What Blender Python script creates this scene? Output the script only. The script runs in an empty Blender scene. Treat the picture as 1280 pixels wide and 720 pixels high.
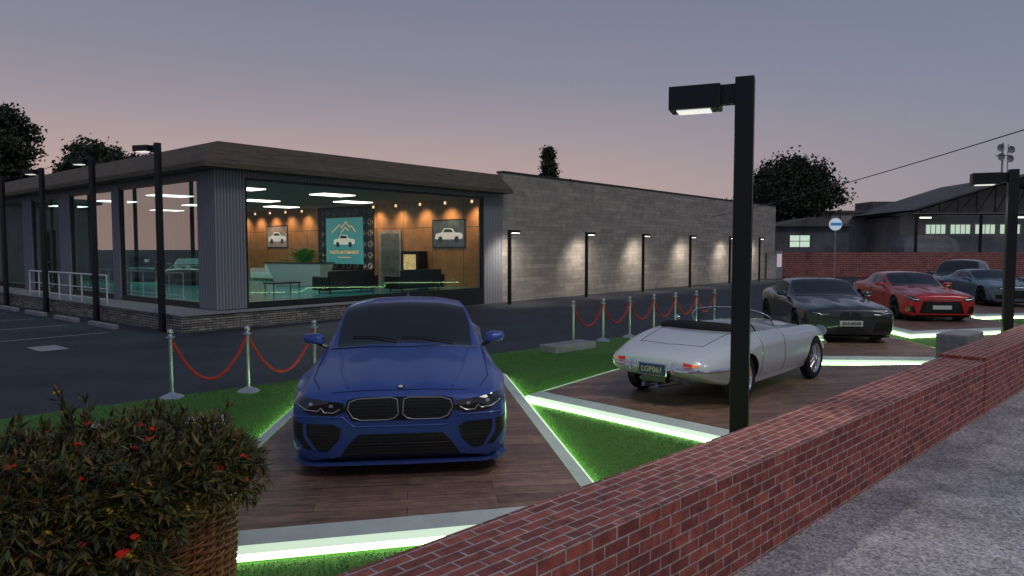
import bpy, bmesh, math, random
import numpy as np
from mathutils import Vector, Matrix
from mathutils.bvhtree import BVHTree
R=math.radians
random.seed(7); rng=np.random.default_rng(7)
scene=bpy.context.scene
col=scene.collection
scene.view_settings.view_transform='Standard'
scene.view_settings.look='None'
scene.view_settings.exposure=0

# ------------------------------------------------------------------ materials
def nd(nt,t,**k):
    n=nt.nodes.new(t)
    for a,b in k.items(): setattr(n,a,b)
    return n
def M(name,c,rough=.6,metal=0,coat=0,emit=None,es=0,noise=0,nscale=4,bump=0,bscale=60,spec=.5,stretch=None):
    m=bpy.data.materials.new(name); m.use_nodes=True; nt=m.node_tree
    p=nt.nodes['Principled BSDF']
    p.inputs['Base Color'].default_value=(*c,1); p.inputs['Roughness'].default_value=rough
    p.inputs['Metallic'].default_value=metal; p.inputs['Coat Weight'].default_value=coat
    p.inputs['Coat Roughness'].default_value=.08
    p.inputs['Specular IOR Level'].default_value=spec
    if emit: p.inputs['Emission Color'].default_value=(*emit,1); p.inputs['Emission Strength'].default_value=es
    if noise or bump:
        tc=nd(nt,'ShaderNodeTexCoord'); src=tc.outputs['Object']
        if stretch:
            mp=nd(nt,'ShaderNodeMapping'); mp.inputs['Scale'].default_value=stretch
            nt.links.new(src,mp.inputs[0]); src=mp.outputs[0]
    if noise:
        n=nd(nt,'ShaderNodeTexNoise'); n.inputs['Scale'].default_value=nscale; n.inputs['Detail'].default_value=8
        n.inputs['Roughness'].default_value=.65
        nt.links.new(src,n.inputs['Vector'])
        r=nd(nt,'ShaderNodeValToRGB'); r.color_ramp.elements[0].position=.3; r.color_ramp.elements[1].position=.7
        r.color_ramp.elements[0].color=(*[x*(1-noise) for x in c],1); r.color_ramp.elements[1].color=(*[min(1,x*(1+noise)) for x in c],1)
        nt.links.new(n.outputs[0],r.inputs[0]); nt.links.new(r.outputs[0],p.inputs['Base Color'])
    if bump:
        n=nd(nt,'ShaderNodeTexNoise'); n.inputs['Scale'].default_value=bscale; n.inputs['Detail'].default_value=4
        nt.links.new(src,n.inputs['Vector'])
        b=nd(nt,'ShaderNodeBump'); b.inputs['Strength'].default_value=bump; b.inputs['Distance'].default_value=.02
        nt.links.new(n.outputs[0],b.inputs['Height']); nt.links.new(b.outputs[0],p.inputs['Normal'])
    return m
def brickmat(name,c1,c2,mortar,bw,bh,ms,axes='xz',rough=.85,bump=.6,noisec=.35,squash=1,offset=.5,nsc=9,emit=0):
    m=bpy.data.materials.new(name); m.use_nodes=True; nt=m.node_tree; p=nt.nodes['Principled BSDF']
    p.inputs['Roughness'].default_value=rough
    tc=nd(nt,'ShaderNodeTexCoord'); sp=nd(nt,'ShaderNodeSeparateXYZ'); nt.links.new(tc.outputs['Object'],sp.inputs[0])
    cb=nd(nt,'ShaderNodeCombineXYZ')
    ix={'x':0,'y':1,'z':2}
    nt.links.new(sp.outputs[ix[axes[0]]],cb.inputs[0]); nt.links.new(sp.outputs[ix[axes[1]]],cb.inputs[1])
    b=nd(nt,'ShaderNodeTexBrick'); b.offset=offset; b.squash=squash
    b.inputs['Scale'].default_value=1; b.inputs['Brick Width'].default_value=bw; b.inputs['Row Height'].default_value=bh
    b.inputs['Mortar Size'].default_value=ms; b.inputs['Mortar Smooth'].default_value=.25; b.inputs['Bias'].default_value=0
    b.inputs['Color1'].default_value=(*c1,1); b.inputs['Color2'].default_value=(*c2,1); b.inputs['Mortar'].default_value=(*mortar,1)
    nz=nd(nt,'ShaderNodeTexNoise'); nz.inputs['Scale'].default_value=14; nt.links.new(tc.outputs['Object'],nz.inputs['Vector'])
    vm=nd(nt,'ShaderNodeVectorMath',operation='SCALE'); vm.inputs['Scale'].default_value=ms*.9; nt.links.new(nz.outputs['Color'],vm.inputs[0])
    va=nd(nt,'ShaderNodeVectorMath',operation='ADD'); nt.links.new(cb.outputs[0],va.inputs[0]); nt.links.new(vm.outputs[0],va.inputs[1])
    nt.links.new(va.outputs[0],b.inputs['Vector'])
    n=nd(nt,'ShaderNodeTexNoise'); n.inputs['Scale'].default_value=nsc; n.inputs['Detail'].default_value=9; n.inputs['Roughness'].default_value=.7
    nt.links.new(tc.outputs['Object'],n.inputs['Vector'])
    mr=nd(nt,'ShaderNodeMapRange'); mr.inputs[1].default_value=.3; mr.inputs[2].default_value=.7; mr.inputs[3].default_value=1-noisec; mr.inputs[4].default_value=1+noisec
    nt.links.new(n.outputs[0],mr.inputs[0])
    mx=nd(nt,'ShaderNodeVectorMath',operation='SCALE'); nt.links.new(b.outputs['Color'],mx.inputs[0]); nt.links.new(mr.outputs[0],mx.inputs['Scale'])
    nt.links.new(mx.outputs[0],p.inputs['Base Color'])
    inv=nd(nt,'ShaderNodeMath',operation='MULTIPLY_ADD'); inv.inputs[1].default_value=-1; nt.links.new(b.outputs['Fac'],inv.inputs[0]); 
    sc=nd(nt,'ShaderNodeMath',operation='MULTIPLY'); sc.inputs[1].default_value=.35; nt.links.new(n.outputs[0],sc.inputs[0]); nt.links.new(sc.outputs[0],inv.inputs[2])
    bp=nd(nt,'ShaderNodeBump'); bp.inputs['Strength'].default_value=bump; bp.inputs['Distance'].default_value=.012
    nt.links.new(inv.outputs[0],bp.inputs['Height']); nt.links.new(bp.outputs[0],p.inputs['Normal'])
    return m
def glassmat(name,tint,k=.6,minref=0.03,rough=0.0):
    m=bpy.data.materials.new(name); m.use_nodes=True; nt=m.node_tree; nt.nodes.remove(nt.nodes['Principled BSDF'])
    o=nt.nodes['Material Output']; t=nd(nt,'ShaderNodeBsdfTransparent'); t.inputs[0].default_value=(*tint,1)
    g=nd(nt,'ShaderNodeBsdfGlossy'); g.inputs['Roughness'].default_value=rough
    f=nd(nt,'ShaderNodeLayerWeight'); f.inputs[0].default_value=.5
    q=nd(nt,'ShaderNodeMath',operation='POWER'); q.inputs[1].default_value=4; nt.links.new(f.outputs['Facing'],q.inputs[0])
    a=nd(nt,'ShaderNodeMath',operation='MULTIPLY_ADD'); a.inputs[1].default_value=k; a.inputs[2].default_value=minref; a.use_clamp=True; nt.links.new(q.outputs[0],a.inputs[0])
    x=nd(nt,'ShaderNodeMixShader'); nt.links.new(a.outputs[0],x.inputs[0]); nt.links.new(t.outputs[0],x.inputs[1]); nt.links.new(g.outputs[0],x.inputs[2])
    nt.links.new(x.outputs[0],o.inputs[0]); return m
def leafmat(name,cols,rough=.6):
    m=bpy.data.materials.new(name); m.use_nodes=True; nt=m.node_tree; p=nt.nodes['Principled BSDF']
    p.inputs['Roughness'].default_value=rough
    g=nd(nt,'ShaderNodeNewGeometry'); r=nd(nt,'ShaderNodeValToRGB'); r.color_ramp.interpolation='CONSTANT'
    els=r.color_ramp.elements
    while len(els)<len(cols): els.new(.5)
    for i,c in enumerate(cols): els[i].position=i/len(cols); els[i].color=(*c,1)
    nt.links.new(g.outputs['Random Per Island'],r.inputs[0]); nt.links.new(r.outputs[0],p.inputs['Base Color'])
    return m

# ------------------------------------------------------------------ mesh builder
class MB:
    def __init__(s): s.v=[]; s.f=[]; s.m=[]
    def add(s,vs,fs,mi=0):
        o=len(s.v); s.v+= [tuple(v) for v in vs]; s.f+=[tuple(i+o for i in f) for f in fs]; s.m+=[mi]*len(fs); return s
    def box(s,c,sz,rz=0,mi=0,mat=None):
        vs=[Vector(((i&1)-.5,((i>>1)&1)-.5,((i>>2)&1)-.5)) for i in range(8)]
        vs=[Vector((v.x*sz[0],v.y*sz[1],v.z*sz[2])) for v in vs]
        rm=mat if mat else Matrix.Rotation(rz,3,'Z')
        vs=[rm@v+Vector(c) for v in vs]
        return s.add(vs,[(0,2,3,1),(4,5,7,6),(0,1,5,4),(2,6,7,3),(0,4,6,2),(1,3,7,5)],mi)
    def bx(s,x0,x1,y0,y1,z0,z1,mi=0):
        return s.box(((x0+x1)/2,(y0+y1)/2,(z0+z1)/2),(x1-x0,y1-y0,z1-z0),0,mi)
    def tube(s,pts,r,n=8,mi=0,closed=False,caps=True):
        pts=[Vector(p) for p in pts]; N=len(pts); rs=r if isinstance(r,(list,tuple)) else [r]*N
        vs=[]; up=Vector((0,0,1)); prev=None
        for i,p in enumerate(pts):
            if closed: d=pts[(i+1)%N]-pts[i-1]
            else: d=pts[min(i+1,N-1)]-pts[max(i-1,0)]
            if d.length<1e-9: d=Vector((0,0,1))
            d.normalize()
            if prev is None:
                a=d.cross(up) if abs(d.z)<.95 else d.cross(Vector((1,0,0)))
            else:
                a=prev-d*prev.dot(d)
            a.normalize(); prev=a; b=d.cross(a)
            for k in range(n):
                t=2*math.pi*k/n; vs.append(p+(a*math.cos(t)+b*math.sin(t))*rs[i])
        fs=[]
        for i in range(N if closed else N-1):
            j=(i+1)%N
            for k in range(n):
                k2=(k+1)%n; fs.append((i*n+k,i*n+k2,j*n+k2,j*n+k))
        if caps and not closed:
            fs.append(tuple(range(n))[::-1]); fs.append(tuple((N-1)*n+k for k in range(n)))
        return s.add(vs,fs,mi)
    def cyl(s,p0,p1,r0,r1=None,n=16,mi=0):
        return s.tube([p0,p1],[r0,r0 if r1 is None else r1],n,mi)
    def lathe(s,prof,n=32,c=(0,0,0),axis='z',mi=0,closed=False):
        vs=[];K=len(prof)
        for i in range(n):
            t=2*math.pi*i/n
            for r,h in prof:
                if axis=='z': vs.append((c[0]+r*math.cos(t),c[1]+r*math.sin(t),c[2]+h))
                elif axis=='y': vs.append((c[0]+r*math.cos(t),c[1]+h,c[2]+r*math.sin(t)))
                else: vs.append((c[0]+h,c[1]+r*math.cos(t),c[2]+r*math.sin(t)))
        fs=[]
        for i in range(n):
            j=(i+1)%n
            for k in range(K if closed else K-1):
                k2=(k+1)%K; fs.append((i*K+k,j*K+k,j*K+k2,i*K+k2))
        return s.add(vs,fs,mi)
    def sphere(s,c,r,sc=(1,1,1),n=14,mi=0):
        vs=[];h=n//2
        for i in range(h+1):
            ph=math.pi*i/h
            for k in range(n):
                t=2*math.pi*k/n
                vs.append((c[0]+r*sc[0]*math.sin(ph)*math.cos(t),c[1]+r*sc[1]*math.sin(ph)*math.sin(t),c[2]+r*sc[2]*math.cos(ph)))
        fs=[(i*n+k,(i+1)*n+k,(i+1)*n+(k+1)%n,i*n+(k+1)%n) for i in range(h) for k in range(n)]
        return s.add(vs,fs,mi)
    def prism(s,poly,z0,z1,mi=0):
        n=len(poly); vs=[(x,y,z0) for x,y in poly]+[(x,y,z1) for x,y in poly]
        fs=[tuple(range(n))[::-1],tuple(range(n,2*n))]+[(i,(i+1)%n,n+(i+1)%n,n+i) for i in range(n)]
        return s.add(vs,fs,mi)
    def obj(s,name,mats,parent=None,smooth=False,bevel=0,ang=40,loc=None,rz=None,recalc=True):
        me=bpy.data.meshes.new(name); me.from_pydata(s.v,[],s.f)
        for m in (mats if isinstance(mats,(list,tuple)) else [mats]): me.materials.append(m)
        me.polygons.foreach_set('material_index',s.m)
        if recalc:
            b=bmesh.new(); b.from_mesh(me); bmesh.ops.remove_doubles(b,verts=b.verts,dist=1e-5); bmesh.ops.recalc_face_normals(b,faces=b.faces); b.to_mesh(me); b.free()
        if smooth:
            me.polygons.foreach_set('use_smooth',[True]*len(me.polygons)); me.set_sharp_from_angle(angle=R(ang))
        o=bpy.data.objects.new(name,me); col.objects.link(o)
        if bevel:
            bm=o.modifiers.new('bevel','BEVEL'); bm.width=bevel; bm.segments=2; bm.limit_method='ANGLE'; bm.angle_limit=R(50)
        if parent: o.parent=parent
        if loc is not None: o.location=loc
        if rz is not None: o.rotation_euler=(0,0,rz)
        return o
def thing(name,label,cat,loc=(0,0,0),rz=0,group=None):
    e=bpy.data.objects.new(name,None); col.objects.link(e); e.location=loc; e.rotation_euler=(0,0,rz); e.empty_display_size=.2
    e['label']=label; e['category']=cat
    if group: e['group']=group
    return e
def tag(o,label,cat,group=None):
    o['label']=label; o['category']=cat
    if group: o['group']=group
    return o
def copy_thing(src,loc,rz,label=None):
    n=src.copy(); col.objects.link(n); n.location=loc; n.rotation_euler=(0,0,rz)
    if label: n['label']=label
    def rec(a,b):
        for ch in a.children:
            c=ch.copy(); col.objects.link(c); c.parent=b; rec(ch,c)
    rec(src,n); return n
def textmesh(name,txt,size,mat,parent=None,matrix=None,bold=False,extr=.003):
    cu=bpy.data.curves.new(name,'FONT'); cu.body=txt; cu.size=size; cu.align_x='CENTER'; cu.align_y='CENTER'; cu.extrude=extr
    if bold: cu.offset=.012*size
    o=bpy.data.objects.new(name,cu); col.objects.link(o)
    dg=bpy.context.evaluated_depsgraph_get(); me=bpy.data.meshes.new_from_object(o.evaluated_get(dg))
    bpy.data.objects.remove(o)
    me.materials.clear(); me.materials.append(mat)
    q=bpy.data.objects.new(name,me); col.objects.link(q)
    if parent: q.parent=parent
    if matrix is not None: q.matrix_local=matrix
    return q

# ------------------------------------------------------------------ camera
CH=2.25
cam=bpy.data.cameras.new('camera'); co=bpy.data.objects.new('camera',cam); col.objects.link(co)
co.location=(0,0,CH); co.rotation_euler=(R(90-3.24),0,0); cam.sensor_width=36; cam.lens=24.86; cam.clip_end=3000; cam.clip_start=.05
scene.camera=co

# ------------------------------------------------------------------ world
w=bpy.data.worlds.new('World'); scene.world=w; w.use_nodes=True; nt=w.node_tree
bg=nt.nodes['Background']
tc=nd(nt,'ShaderNodeTexCoord'); sp=nd(nt,'ShaderNodeSeparateXYZ'); nt.links.new(tc.outputs['Generated'],sp.inputs[0])
dt=nd(nt,'ShaderNodeVectorMath',operation='DOT_PRODUCT'); dt.inputs[1].default_value=(-.62,.78,0); nt.links.new(tc.outputs['Generated'],dt.inputs[0])
mr=nd(nt,'ShaderNodeMapRange'); mr.interpolation_type='SMOOTHSTEP'; mr.inputs[1].default_value=.05; mr.inputs[2].default_value=1.0; nt.links.new(dt.outputs['Value'],mr.inputs[0])
hz=nd(nt,'ShaderNodeMix',data_type='RGBA'); nt.links.new(mr.outputs[0],hz.inputs['Factor'])
hz.inputs['A'].default_value=(.25,.26,.31,1); hz.inputs['B'].default_value=(.58,.40,.345,1)
mid=nd(nt,'ShaderNodeMix',data_type='RGBA'); nt.links.new(mr.outputs[0],mid.inputs['Factor'])
mid.inputs['A'].default_value=(.215,.245,.33,1); mid.inputs['B'].default_value=(.295,.275,.335,1)
r1=nd(nt,'ShaderNodeMapRange'); r1.interpolation_type='SMOOTHSTEP'; r1.inputs[1].default_value=.02; r1.inputs[2].default_value=.24; nt.links.new(sp.outputs[2],r1.inputs[0])
m1=nd(nt,'ShaderNodeMix',data_type='RGBA'); nt.links.new(r1.outputs[0],m1.inputs['Factor']); nt.links.new(hz.outputs['Result'],m1.inputs['A']); nt.links.new(mid.outputs['Result'],m1.inputs['B'])
r2=nd(nt,'ShaderNodeMapRange'); r2.interpolation_type='SMOOTHSTEP'; r2.inputs[1].default_value=.14; r2.inputs[2].default_value=.50; nt.links.new(sp.outputs[2],r2.inputs[0])
m2=nd(nt,'ShaderNodeMix',data_type='RGBA'); nt.links.new(r2.outputs[0],m2.inputs['Factor']); nt.links.new(m1.outputs['Result'],m2.inputs['A']); m2.inputs['B'].default_value=(.12,.16,.245,1)
nt.links.new(m2.outputs['Result'],bg.inputs[0]); bg.inputs[1].default_value=1.0
sd=bpy.data.lights.new('sun','SUN'); sd.energy=.48; sd.angle=R(14); sd.color=(1,.90,.84)
so=bpy.data.objects.new('sun',sd); col.objects.link(so)
so.rotation_euler=Vector((-.45,.65,-.75)).to_track_quat('-Z','Y').to_euler()

# ------------------------------------------------------------------ common mats
m_asphalt=M('asphalt',(.030,.035,.048),rough=.68,noise=.55,nscale=.45,bump=.35,bscale=70)
m_black=M('black_metal',(.007,.007,.008),rough=.45)
m_chrome=M('chrome',(.75,.75,.78),rough=.15,metal=1)
m_white=M('white_paint',(.75,.76,.78),rough=.5,noise=.08)
m_line=M('road_paint',(.36,.36,.37),rough=.7,noise=.6,nscale=14)
m_conc=M('concrete',(.28,.28,.29),rough=.85,noise=.3,nscale=5,bump=.3,bscale=80)
m_rubber=M('rubber',(.012,.012,.013),rough=.8)
m_diff=M('led_diffuser',(.6,.66,.6),emit=(.68,.88,.64),es=.72)
m_led=M('led_line',(.9,.95,.9),emit=(.55,1.0,.38),es=13)

# ------------------------------------------------------------------ ground
def sheet(name,poly,z,mat,thick=None):
    mb=MB()
    if thick: mb.prism(poly,z-thick,z)
    else: mb.add([(x,y,z) for x,y in poly],[tuple(range(len(poly)))])
    o=mb.obj(name,mat); o['kind']='structure'; return o
GZ=-.10
sheet('ground',[(-900,-300),(900,-300),(900,1500),(-900,1500)],GZ,m_asphalt)
def ropeX(Y): return 1.42+1.1*(Y-16.3)-.35
def wallL(Y): return -4.18+1.03*Y
m_turf=bpy.data.materials.new('turf'); m_turf.use_nodes=True; nt=m_turf.node_tree; p=nt.nodes['Principled BSDF']
p.inputs['Roughness'].default_value=.9
tc=nd(nt,'ShaderNodeTexCoord'); n1=nd(nt,'ShaderNodeTexNoise'); n1.inputs['Scale'].default_value=60; n1.inputs['Detail'].default_value=6
nt.links.new(tc.outputs['Object'],n1.inputs[0]); rr=nd(nt,'ShaderNodeValToRGB'); rr.color_ramp.elements[0].position=.3; rr.color_ramp.elements[1].position=.72
rr.color_ramp.elements[0].color=(.03,.09,.013,1); rr.color_ramp.elements[1].color=(.12,.28,.045,1)
nt.links.new(n1.outputs[0],rr.inputs[0]); nt.links.new(rr.outputs[0],p.inputs['Base Color'])
bp=nd(nt,'ShaderNodeBump'); bp.inputs['Strength'].default_value=.8; bp.inputs['Distance'].default_value=.02; nt.links.new(n1.outputs[0],bp.inputs['Height']); nt.links.new(bp.outputs[0],p.inputs['Normal'])
turf=[(ropeX(4.2),4.2),(wallL(2.2),2.2),(wallL(36),36),(ropeX(36),36)]
sheet('lawn',turf,0,m_turf,.095)
m_pave=M('pavement',(.53,.50,.51),rough=.9,noise=.5,nscale=.9,bump=.9,bscale=40)
nt=m_pave.node_tree; p=nt.nodes['Principled BSDF']
tc=nd(nt,'ShaderNodeTexCoord'); vo=nd(nt,'ShaderNodeTexVoronoi'); vo.inputs['Scale'].default_value=48; nt.links.new(tc.outputs['Object'],vo.inputs['Vector'])
rr=nd(nt,'ShaderNodeValToRGB'); rr.color_ramp.elements[0].color=(.28,.28,.30,1); rr.color_ramp.elements[1].color=(1.6,1.55,1.48,1)
nt.links.new(vo.outputs['Color'],rr.inputs[0])
mx=nd(nt,'ShaderNodeMix',data_type='RGBA',blend_type='MULTIPLY'); mx.inputs['Factor'].default_value=.9
old=p.inputs['Base Color'].links[0].from_socket
nt.links.new(old,mx.inputs['A']); nt.links.new(rr.outputs[0],mx.inputs['B']); nt.links.new(mx.outputs['Result'],p.inputs['Base Color'])
def wallR(Y): return -3.40+1.03*Y
sheet('pavement',[(wallR(-6)-.3,-6),(wallR(40)-.3,40),(wallR(40)+5,40),(wallR(-6)+14,-6)],-.02,m_pave,.07)

# ------------------------------------------------------------------ brick wall (near)
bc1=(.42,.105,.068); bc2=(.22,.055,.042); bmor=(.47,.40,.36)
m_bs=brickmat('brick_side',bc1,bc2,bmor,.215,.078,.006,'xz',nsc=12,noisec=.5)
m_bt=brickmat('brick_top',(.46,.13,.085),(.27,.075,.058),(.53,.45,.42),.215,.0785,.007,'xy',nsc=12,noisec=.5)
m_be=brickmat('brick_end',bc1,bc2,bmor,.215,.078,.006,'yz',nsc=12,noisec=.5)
aW=math.atan2(1,1.03)
def brickwall(Y0,Y1,top,wd,label,offn=0):
    L=(Y1-Y0)*math.hypot(1.03,1)
    mb=MB(); x0,x1,y0,y1,z0,z1=0,L,-wd/2,wd/2,-.09,top
    v=[(x0,y0,z0),(x1,y0,z0),(x1,y1,z0),(x0,y1,z0),(x0,y0,z1),(x1,y0,z1),(x1,y1,z1),(x0,y1,z1)]
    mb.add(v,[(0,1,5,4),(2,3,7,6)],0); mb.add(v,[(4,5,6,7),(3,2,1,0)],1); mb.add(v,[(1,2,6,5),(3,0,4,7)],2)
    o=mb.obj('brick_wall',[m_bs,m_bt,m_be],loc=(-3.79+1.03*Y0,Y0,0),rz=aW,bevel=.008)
    tag(o,label,'wall'); return o
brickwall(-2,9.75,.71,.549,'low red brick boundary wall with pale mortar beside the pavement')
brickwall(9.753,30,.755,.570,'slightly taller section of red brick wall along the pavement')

# ------------------------------------------------------------------ platforms
m_deck=brickmat('deck_planks',(.29,.175,.125),(.165,.095,.072),(.05,.03,.025),1.5,.19,.003,'xy',rough=.5,bump=.2,noisec=.35,nsc=4)
nt=m_deck.node_tree; p=nt.nodes['Principled BSDF']
tc=nd(nt,'ShaderNodeTexCoord'); mp=nd(nt,'ShaderNodeMapping'); mp.inputs['Scale'].default_value=(1.2,22,1); nt.links.new(tc.outputs['Object'],mp.inputs[0])
gn=nd(nt,'ShaderNodeTexNoise'); gn.inputs['Scale'].default_value=2.2; gn.inputs['Detail'].default_value=8; gn.inputs['Distortion'].default_value=.6; nt.links.new(mp.outputs[0],gn.inputs['Vector'])
rr=nd(nt,'ShaderNodeValToRGB'); rr.color_ramp.elements[0].position=.3; rr.color_ramp.elements[1].position=.7; rr.color_ramp.elements[0].color=(.5,.5,.5,1); rr.color_ramp.elements[1].color=(1.6,1.55,1.5,1); nt.links.new(gn.outputs[0],rr.inputs[0])
mx=nd(nt,'ShaderNodeMix',data_type='RGBA',blend_type='MULTIPLY'); mx.inputs['Factor'].default_value=.85
old=p.inputs['Base Color'].links[0].from_socket
nt.links.new(old,mx.inputs['A']); nt.links.new(rr.outputs[0],mx.inputs['B']); nt.links.new(mx.outputs['Result'],p.inputs['Base Color'])
m_ramp=M('platform_trim',(.58,.64,.60),rough=.5,noise=.12)
def offs(poly,d):
    n=len(poly); out=[]
    A=sum(poly[i][0]*poly[(i+1)%n][1]-poly[(i+1)%n][0]*poly[i][1] for i in range(n)); s=1 if A>0 else -1
    for i in range(n):
        p0,p1,p2=Vector(poly[i-1]),Vector(poly[i]),Vector(poly[(i+1)%n])
        a=(p1-p0).normalized(); b=(p2-p1).normalized()
        na=Vector((a.y,-a.x))*s; nb=Vector((b.y,-b.x))*s
        q=(na+nb).normalized(); k=d/max(.35,q.dot(na)); out.append((p1.x+q.x*k,p1.y+q.y*k))
    return out
PLATS=[]
def platform(poly,label,ang=8,wr=.26):
    cx=sum(p[0] for p in poly)/len(poly); cy=sum(p[1] for p in poly)/len(poly)
    e=thing('display_platform',label,'platform',(cx,cy,0),R(ang),'car display platforms')
    c,s=math.cos(-R(ang)),math.sin(-R(ang))
    pl=[((x-cx)*c-(y-cy)*s,(x-cx)*s+(y-cy)*c) for x,y in poly]
    PLATS.append(offs(poly,.29))
    MB().prism(pl,.10,.14).obj('deck',m_deck,e)
    def ring(a,za,b,zb,name,mat):
        mb=MB();n=len(a); mb.add([(x,y,za) for x,y in a]+[(x,y,zb) for x,y in b],[(i,(i+1)%n,n+(i+1)%n,n+i) for i in range(n)])
        return mb.obj(name,mat,e)
    ring(offs(pl,.002),.143,offs(pl,.17),.095,'trim',m_ramp)
    ring(offs(pl,.17),.095,offs(pl,.225),.05,'light_diffuser',m_diff)
    ring(offs(pl,.225),.05,offs(pl,.243),.008,'light_strip',m_led)
    return e
platform([(.66,5.80),(-2.55,5.05),(-2.93,11.9),(-.28,11.9)],'wooden plank display platform with glowing white edge under the blue sedan')
platform([(.45,10.30),(3.1,7.5),(8.2,12.2),(7.5,12.75),(1.9,12.3)],'wooden plank display platform with glowing edge under the white roadster')
platform([(5.9,13.75),(8.9,13.55),(9.2,21.2),(6.3,21.2)],'wooden display platform with glowing edge under the grey coupe')
platform([(10.2,17.9),(14.0,19.0),(13.9,25.4),(10.5,25.4)],'wooden display platform with glowing edge under the red coupe')
platform([(14.9,22.5),(20.0,23.7),(19.8,30.2),(15.3,30.2)],'wooden display platform with glowing edge under the blue-grey coupe')

def inside(px,py,poly):
    c=np.zeros(len(px),bool); n=len(poly)
    for i in range(n):
        x1,y1=poly[i]; x2,y2=poly[i-1]
        cond=((y1>py)!=(y2>py))&(px<(x2-x1)*(py-y1)/((y2-y1)+1e-12)+x1); c^=cond
    return c
N=260000
py=2.5+rng.random(N)*12.5; px=-6.5+rng.random(N)*14
ok=inside(px,py,turf)
for P in PLATS: ok&=~inside(px,py,P)
ok&=(px>-6.3)
px=px[ok];py=py[ok];n=len(px)
th=rng.random(n)*2*np.pi; h=.010+.014*rng.random(n); wd=.004
V=np.zeros((n,3,3)); V[:,0,0]=px-np.cos(th)*wd; V[:,0,1]=py-np.sin(th)*wd; V[:,1,0]=px+np.cos(th)*wd; V[:,1,1]=py+np.sin(th)*wd
V[:,2,0]=px+(rng.random(n)-.5)*.03; V[:,2,1]=py+(rng.random(n)-.5)*.03; V[:,2,2]=h
me=bpy.data.meshes.new('grass'); me.vertices.add(3*n); me.vertices.foreach_set('co',V.ravel()); me.loops.add(3*n); me.loops.foreach_set('vertex_index',np.arange(3*n,dtype=np.int32))
me.polygons.add(n); me.polygons.foreach_set('loop_start',np.arange(0,3*n,3,dtype=np.int32)); me.update(calc_edges=True); me.validate()
me.materials.append(leafmat('grass_blade',[(.065,.20,.025),(.10,.28,.04),(.04,.14,.017),(.13,.31,.06)],.8))
g=bpy.data.objects.new('grass',me); col.objects.link(g); g['kind']='stuff'; tag(g,'short green artificial turf around the display platforms','grass')

def strip(name,a,b,wd,mat=m_line,z=GZ+.004):
    a=Vector(a);b=Vector(b);d=(b-a).normalized();q=Vector((-d.y,d.x))*wd/2
    return sheet(name,[tuple(a-q),tuple(b-q),tuple(b+q),tuple(a+q)],z,mat)
e1=Vector((math.cos(R(49.95)),math.sin(R(49.95)))); e2=Vector((-e1.y,e1.x)); C0=Vector((-8.68,20.75))
def W(u,v,z=0): q=C0+e1*u+e2*v; return (q.x,q.y,z)
for k in range(6):
    a=W(-2.6,1.2+3.0*k); b=W(-7.4,1.2+3.0*k); strip('parking_line',a[:2],b[:2],.1)
a=W(-7.4,-1); b=W(-7.4,20); strip('parking_line',a[:2],b[:2],.1)
sheet('drain_cover',[W(-5.0,-1.6)[:2],W(-4.4,-1.6)[:2],W(-4.4,-.6)[:2],W(-5.0,-.6)[:2]],GZ+.009,m_line)

# ------------------------------------------------------------------ building
RB=R(49.95)
m_stone=brickmat('ledge_stone',(.41,.365,.315),(.29,.26,.23),(.20,.18,.16),1.25,.19,.006,'xz',nsc=2.2,noisec=.26,bump=.4)
m_stoney=brickmat('ledge_stone_end',(.41,.365,.315),(.29,.26,.23),(.20,.18,.16),1.25,.19,.006,'yz',nsc=2.2,noisec=.26,bump=.4)
m_stack=brickmat('stacked_stone',(.38,.34,.29),(.17,.155,.14),(.03,.03,.03),.42,.07,.010,'xz',nsc=8,noisec=.5,bump=1)
m_stacky=brickmat('stacked_stone_y',(.38,.34,.29),(.17,.155,.14),(.03,.03,.03),.42,.07,.010,'yz',nsc=8,noisec=.5,bump=1)
m_clad=bpy.data.materials.new('cladding'); m_clad.use_nodes=True; nt=m_clad.node_tree; p=nt.nodes['Principled BSDF']; p.inputs['Roughness'].default_value=.7
tc=nd(nt,'ShaderNodeTexCoord'); sp=nd(nt,'ShaderNodeSeparateXYZ'); nt.links.new(tc.outputs['Object'],sp.inputs[0])
ad=nd(nt,'ShaderNodeMath',operation='ADD'); nt.links.new(sp.outputs[0],ad.inputs[0]); nt.links.new(sp.outputs[1],ad.inputs[1])
mu=nd(nt,'ShaderNodeMath',operation='MULTIPLY'); mu.inputs[1].default_value=2*math.pi/.10; nt.links.new(ad.outputs[0],mu.inputs[0])
sn=nd(nt,'ShaderNodeMath',operation='SINE'); nt.links.new(mu.outputs[0],sn.inputs[0])
rr=nd(nt,'ShaderNodeValToRGB'); rr.color_ramp.elements[0].position=.0; rr.color_ramp.elements[0].color=(.16,.165,.19,1); rr.color_ramp.elements[1].position=.45; rr.color_ramp.elements[1].color=(.29,.295,.33,1)
nt.links.new(sn.outputs[0],rr.inputs[0]); nt.links.new(rr.outputs[0],p.inputs['Base Color'])
bp=nd(nt,'ShaderNodeBump'); bp.inputs['Distance'].default_value=.012; bp.inputs['Strength'].default_value=.5; nt.links.new(sn.outputs[0],bp.inputs['Height']); nt.links.new(bp.outputs[0],p.inputs['Normal'])
m_fascia=M('fascia_wood',(.115,.084,.055),rough=.75,noise=.5,nscale=3,bump=.4,bscale=20,stretch=(.5,.5,6))
m_floor=M('showroom_floor',(.055,.34,.31),rough=.22)  # teal glow of the room is put into the floor's base colour
m_ceil=M('ceiling',(.15,.13,.115),rough=.9)
m_woodp=brickmat('wood_panels',(.42,.21,.095),(.34,.16,.075),(.05,.025,.015),2.0,3.2,.014,'yz',rough=.5,bump=.2,noisec=.25,offset=0,nsc=2)
m_frame=M('window_frame',(.012,.012,.014),rough=.4)
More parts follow.
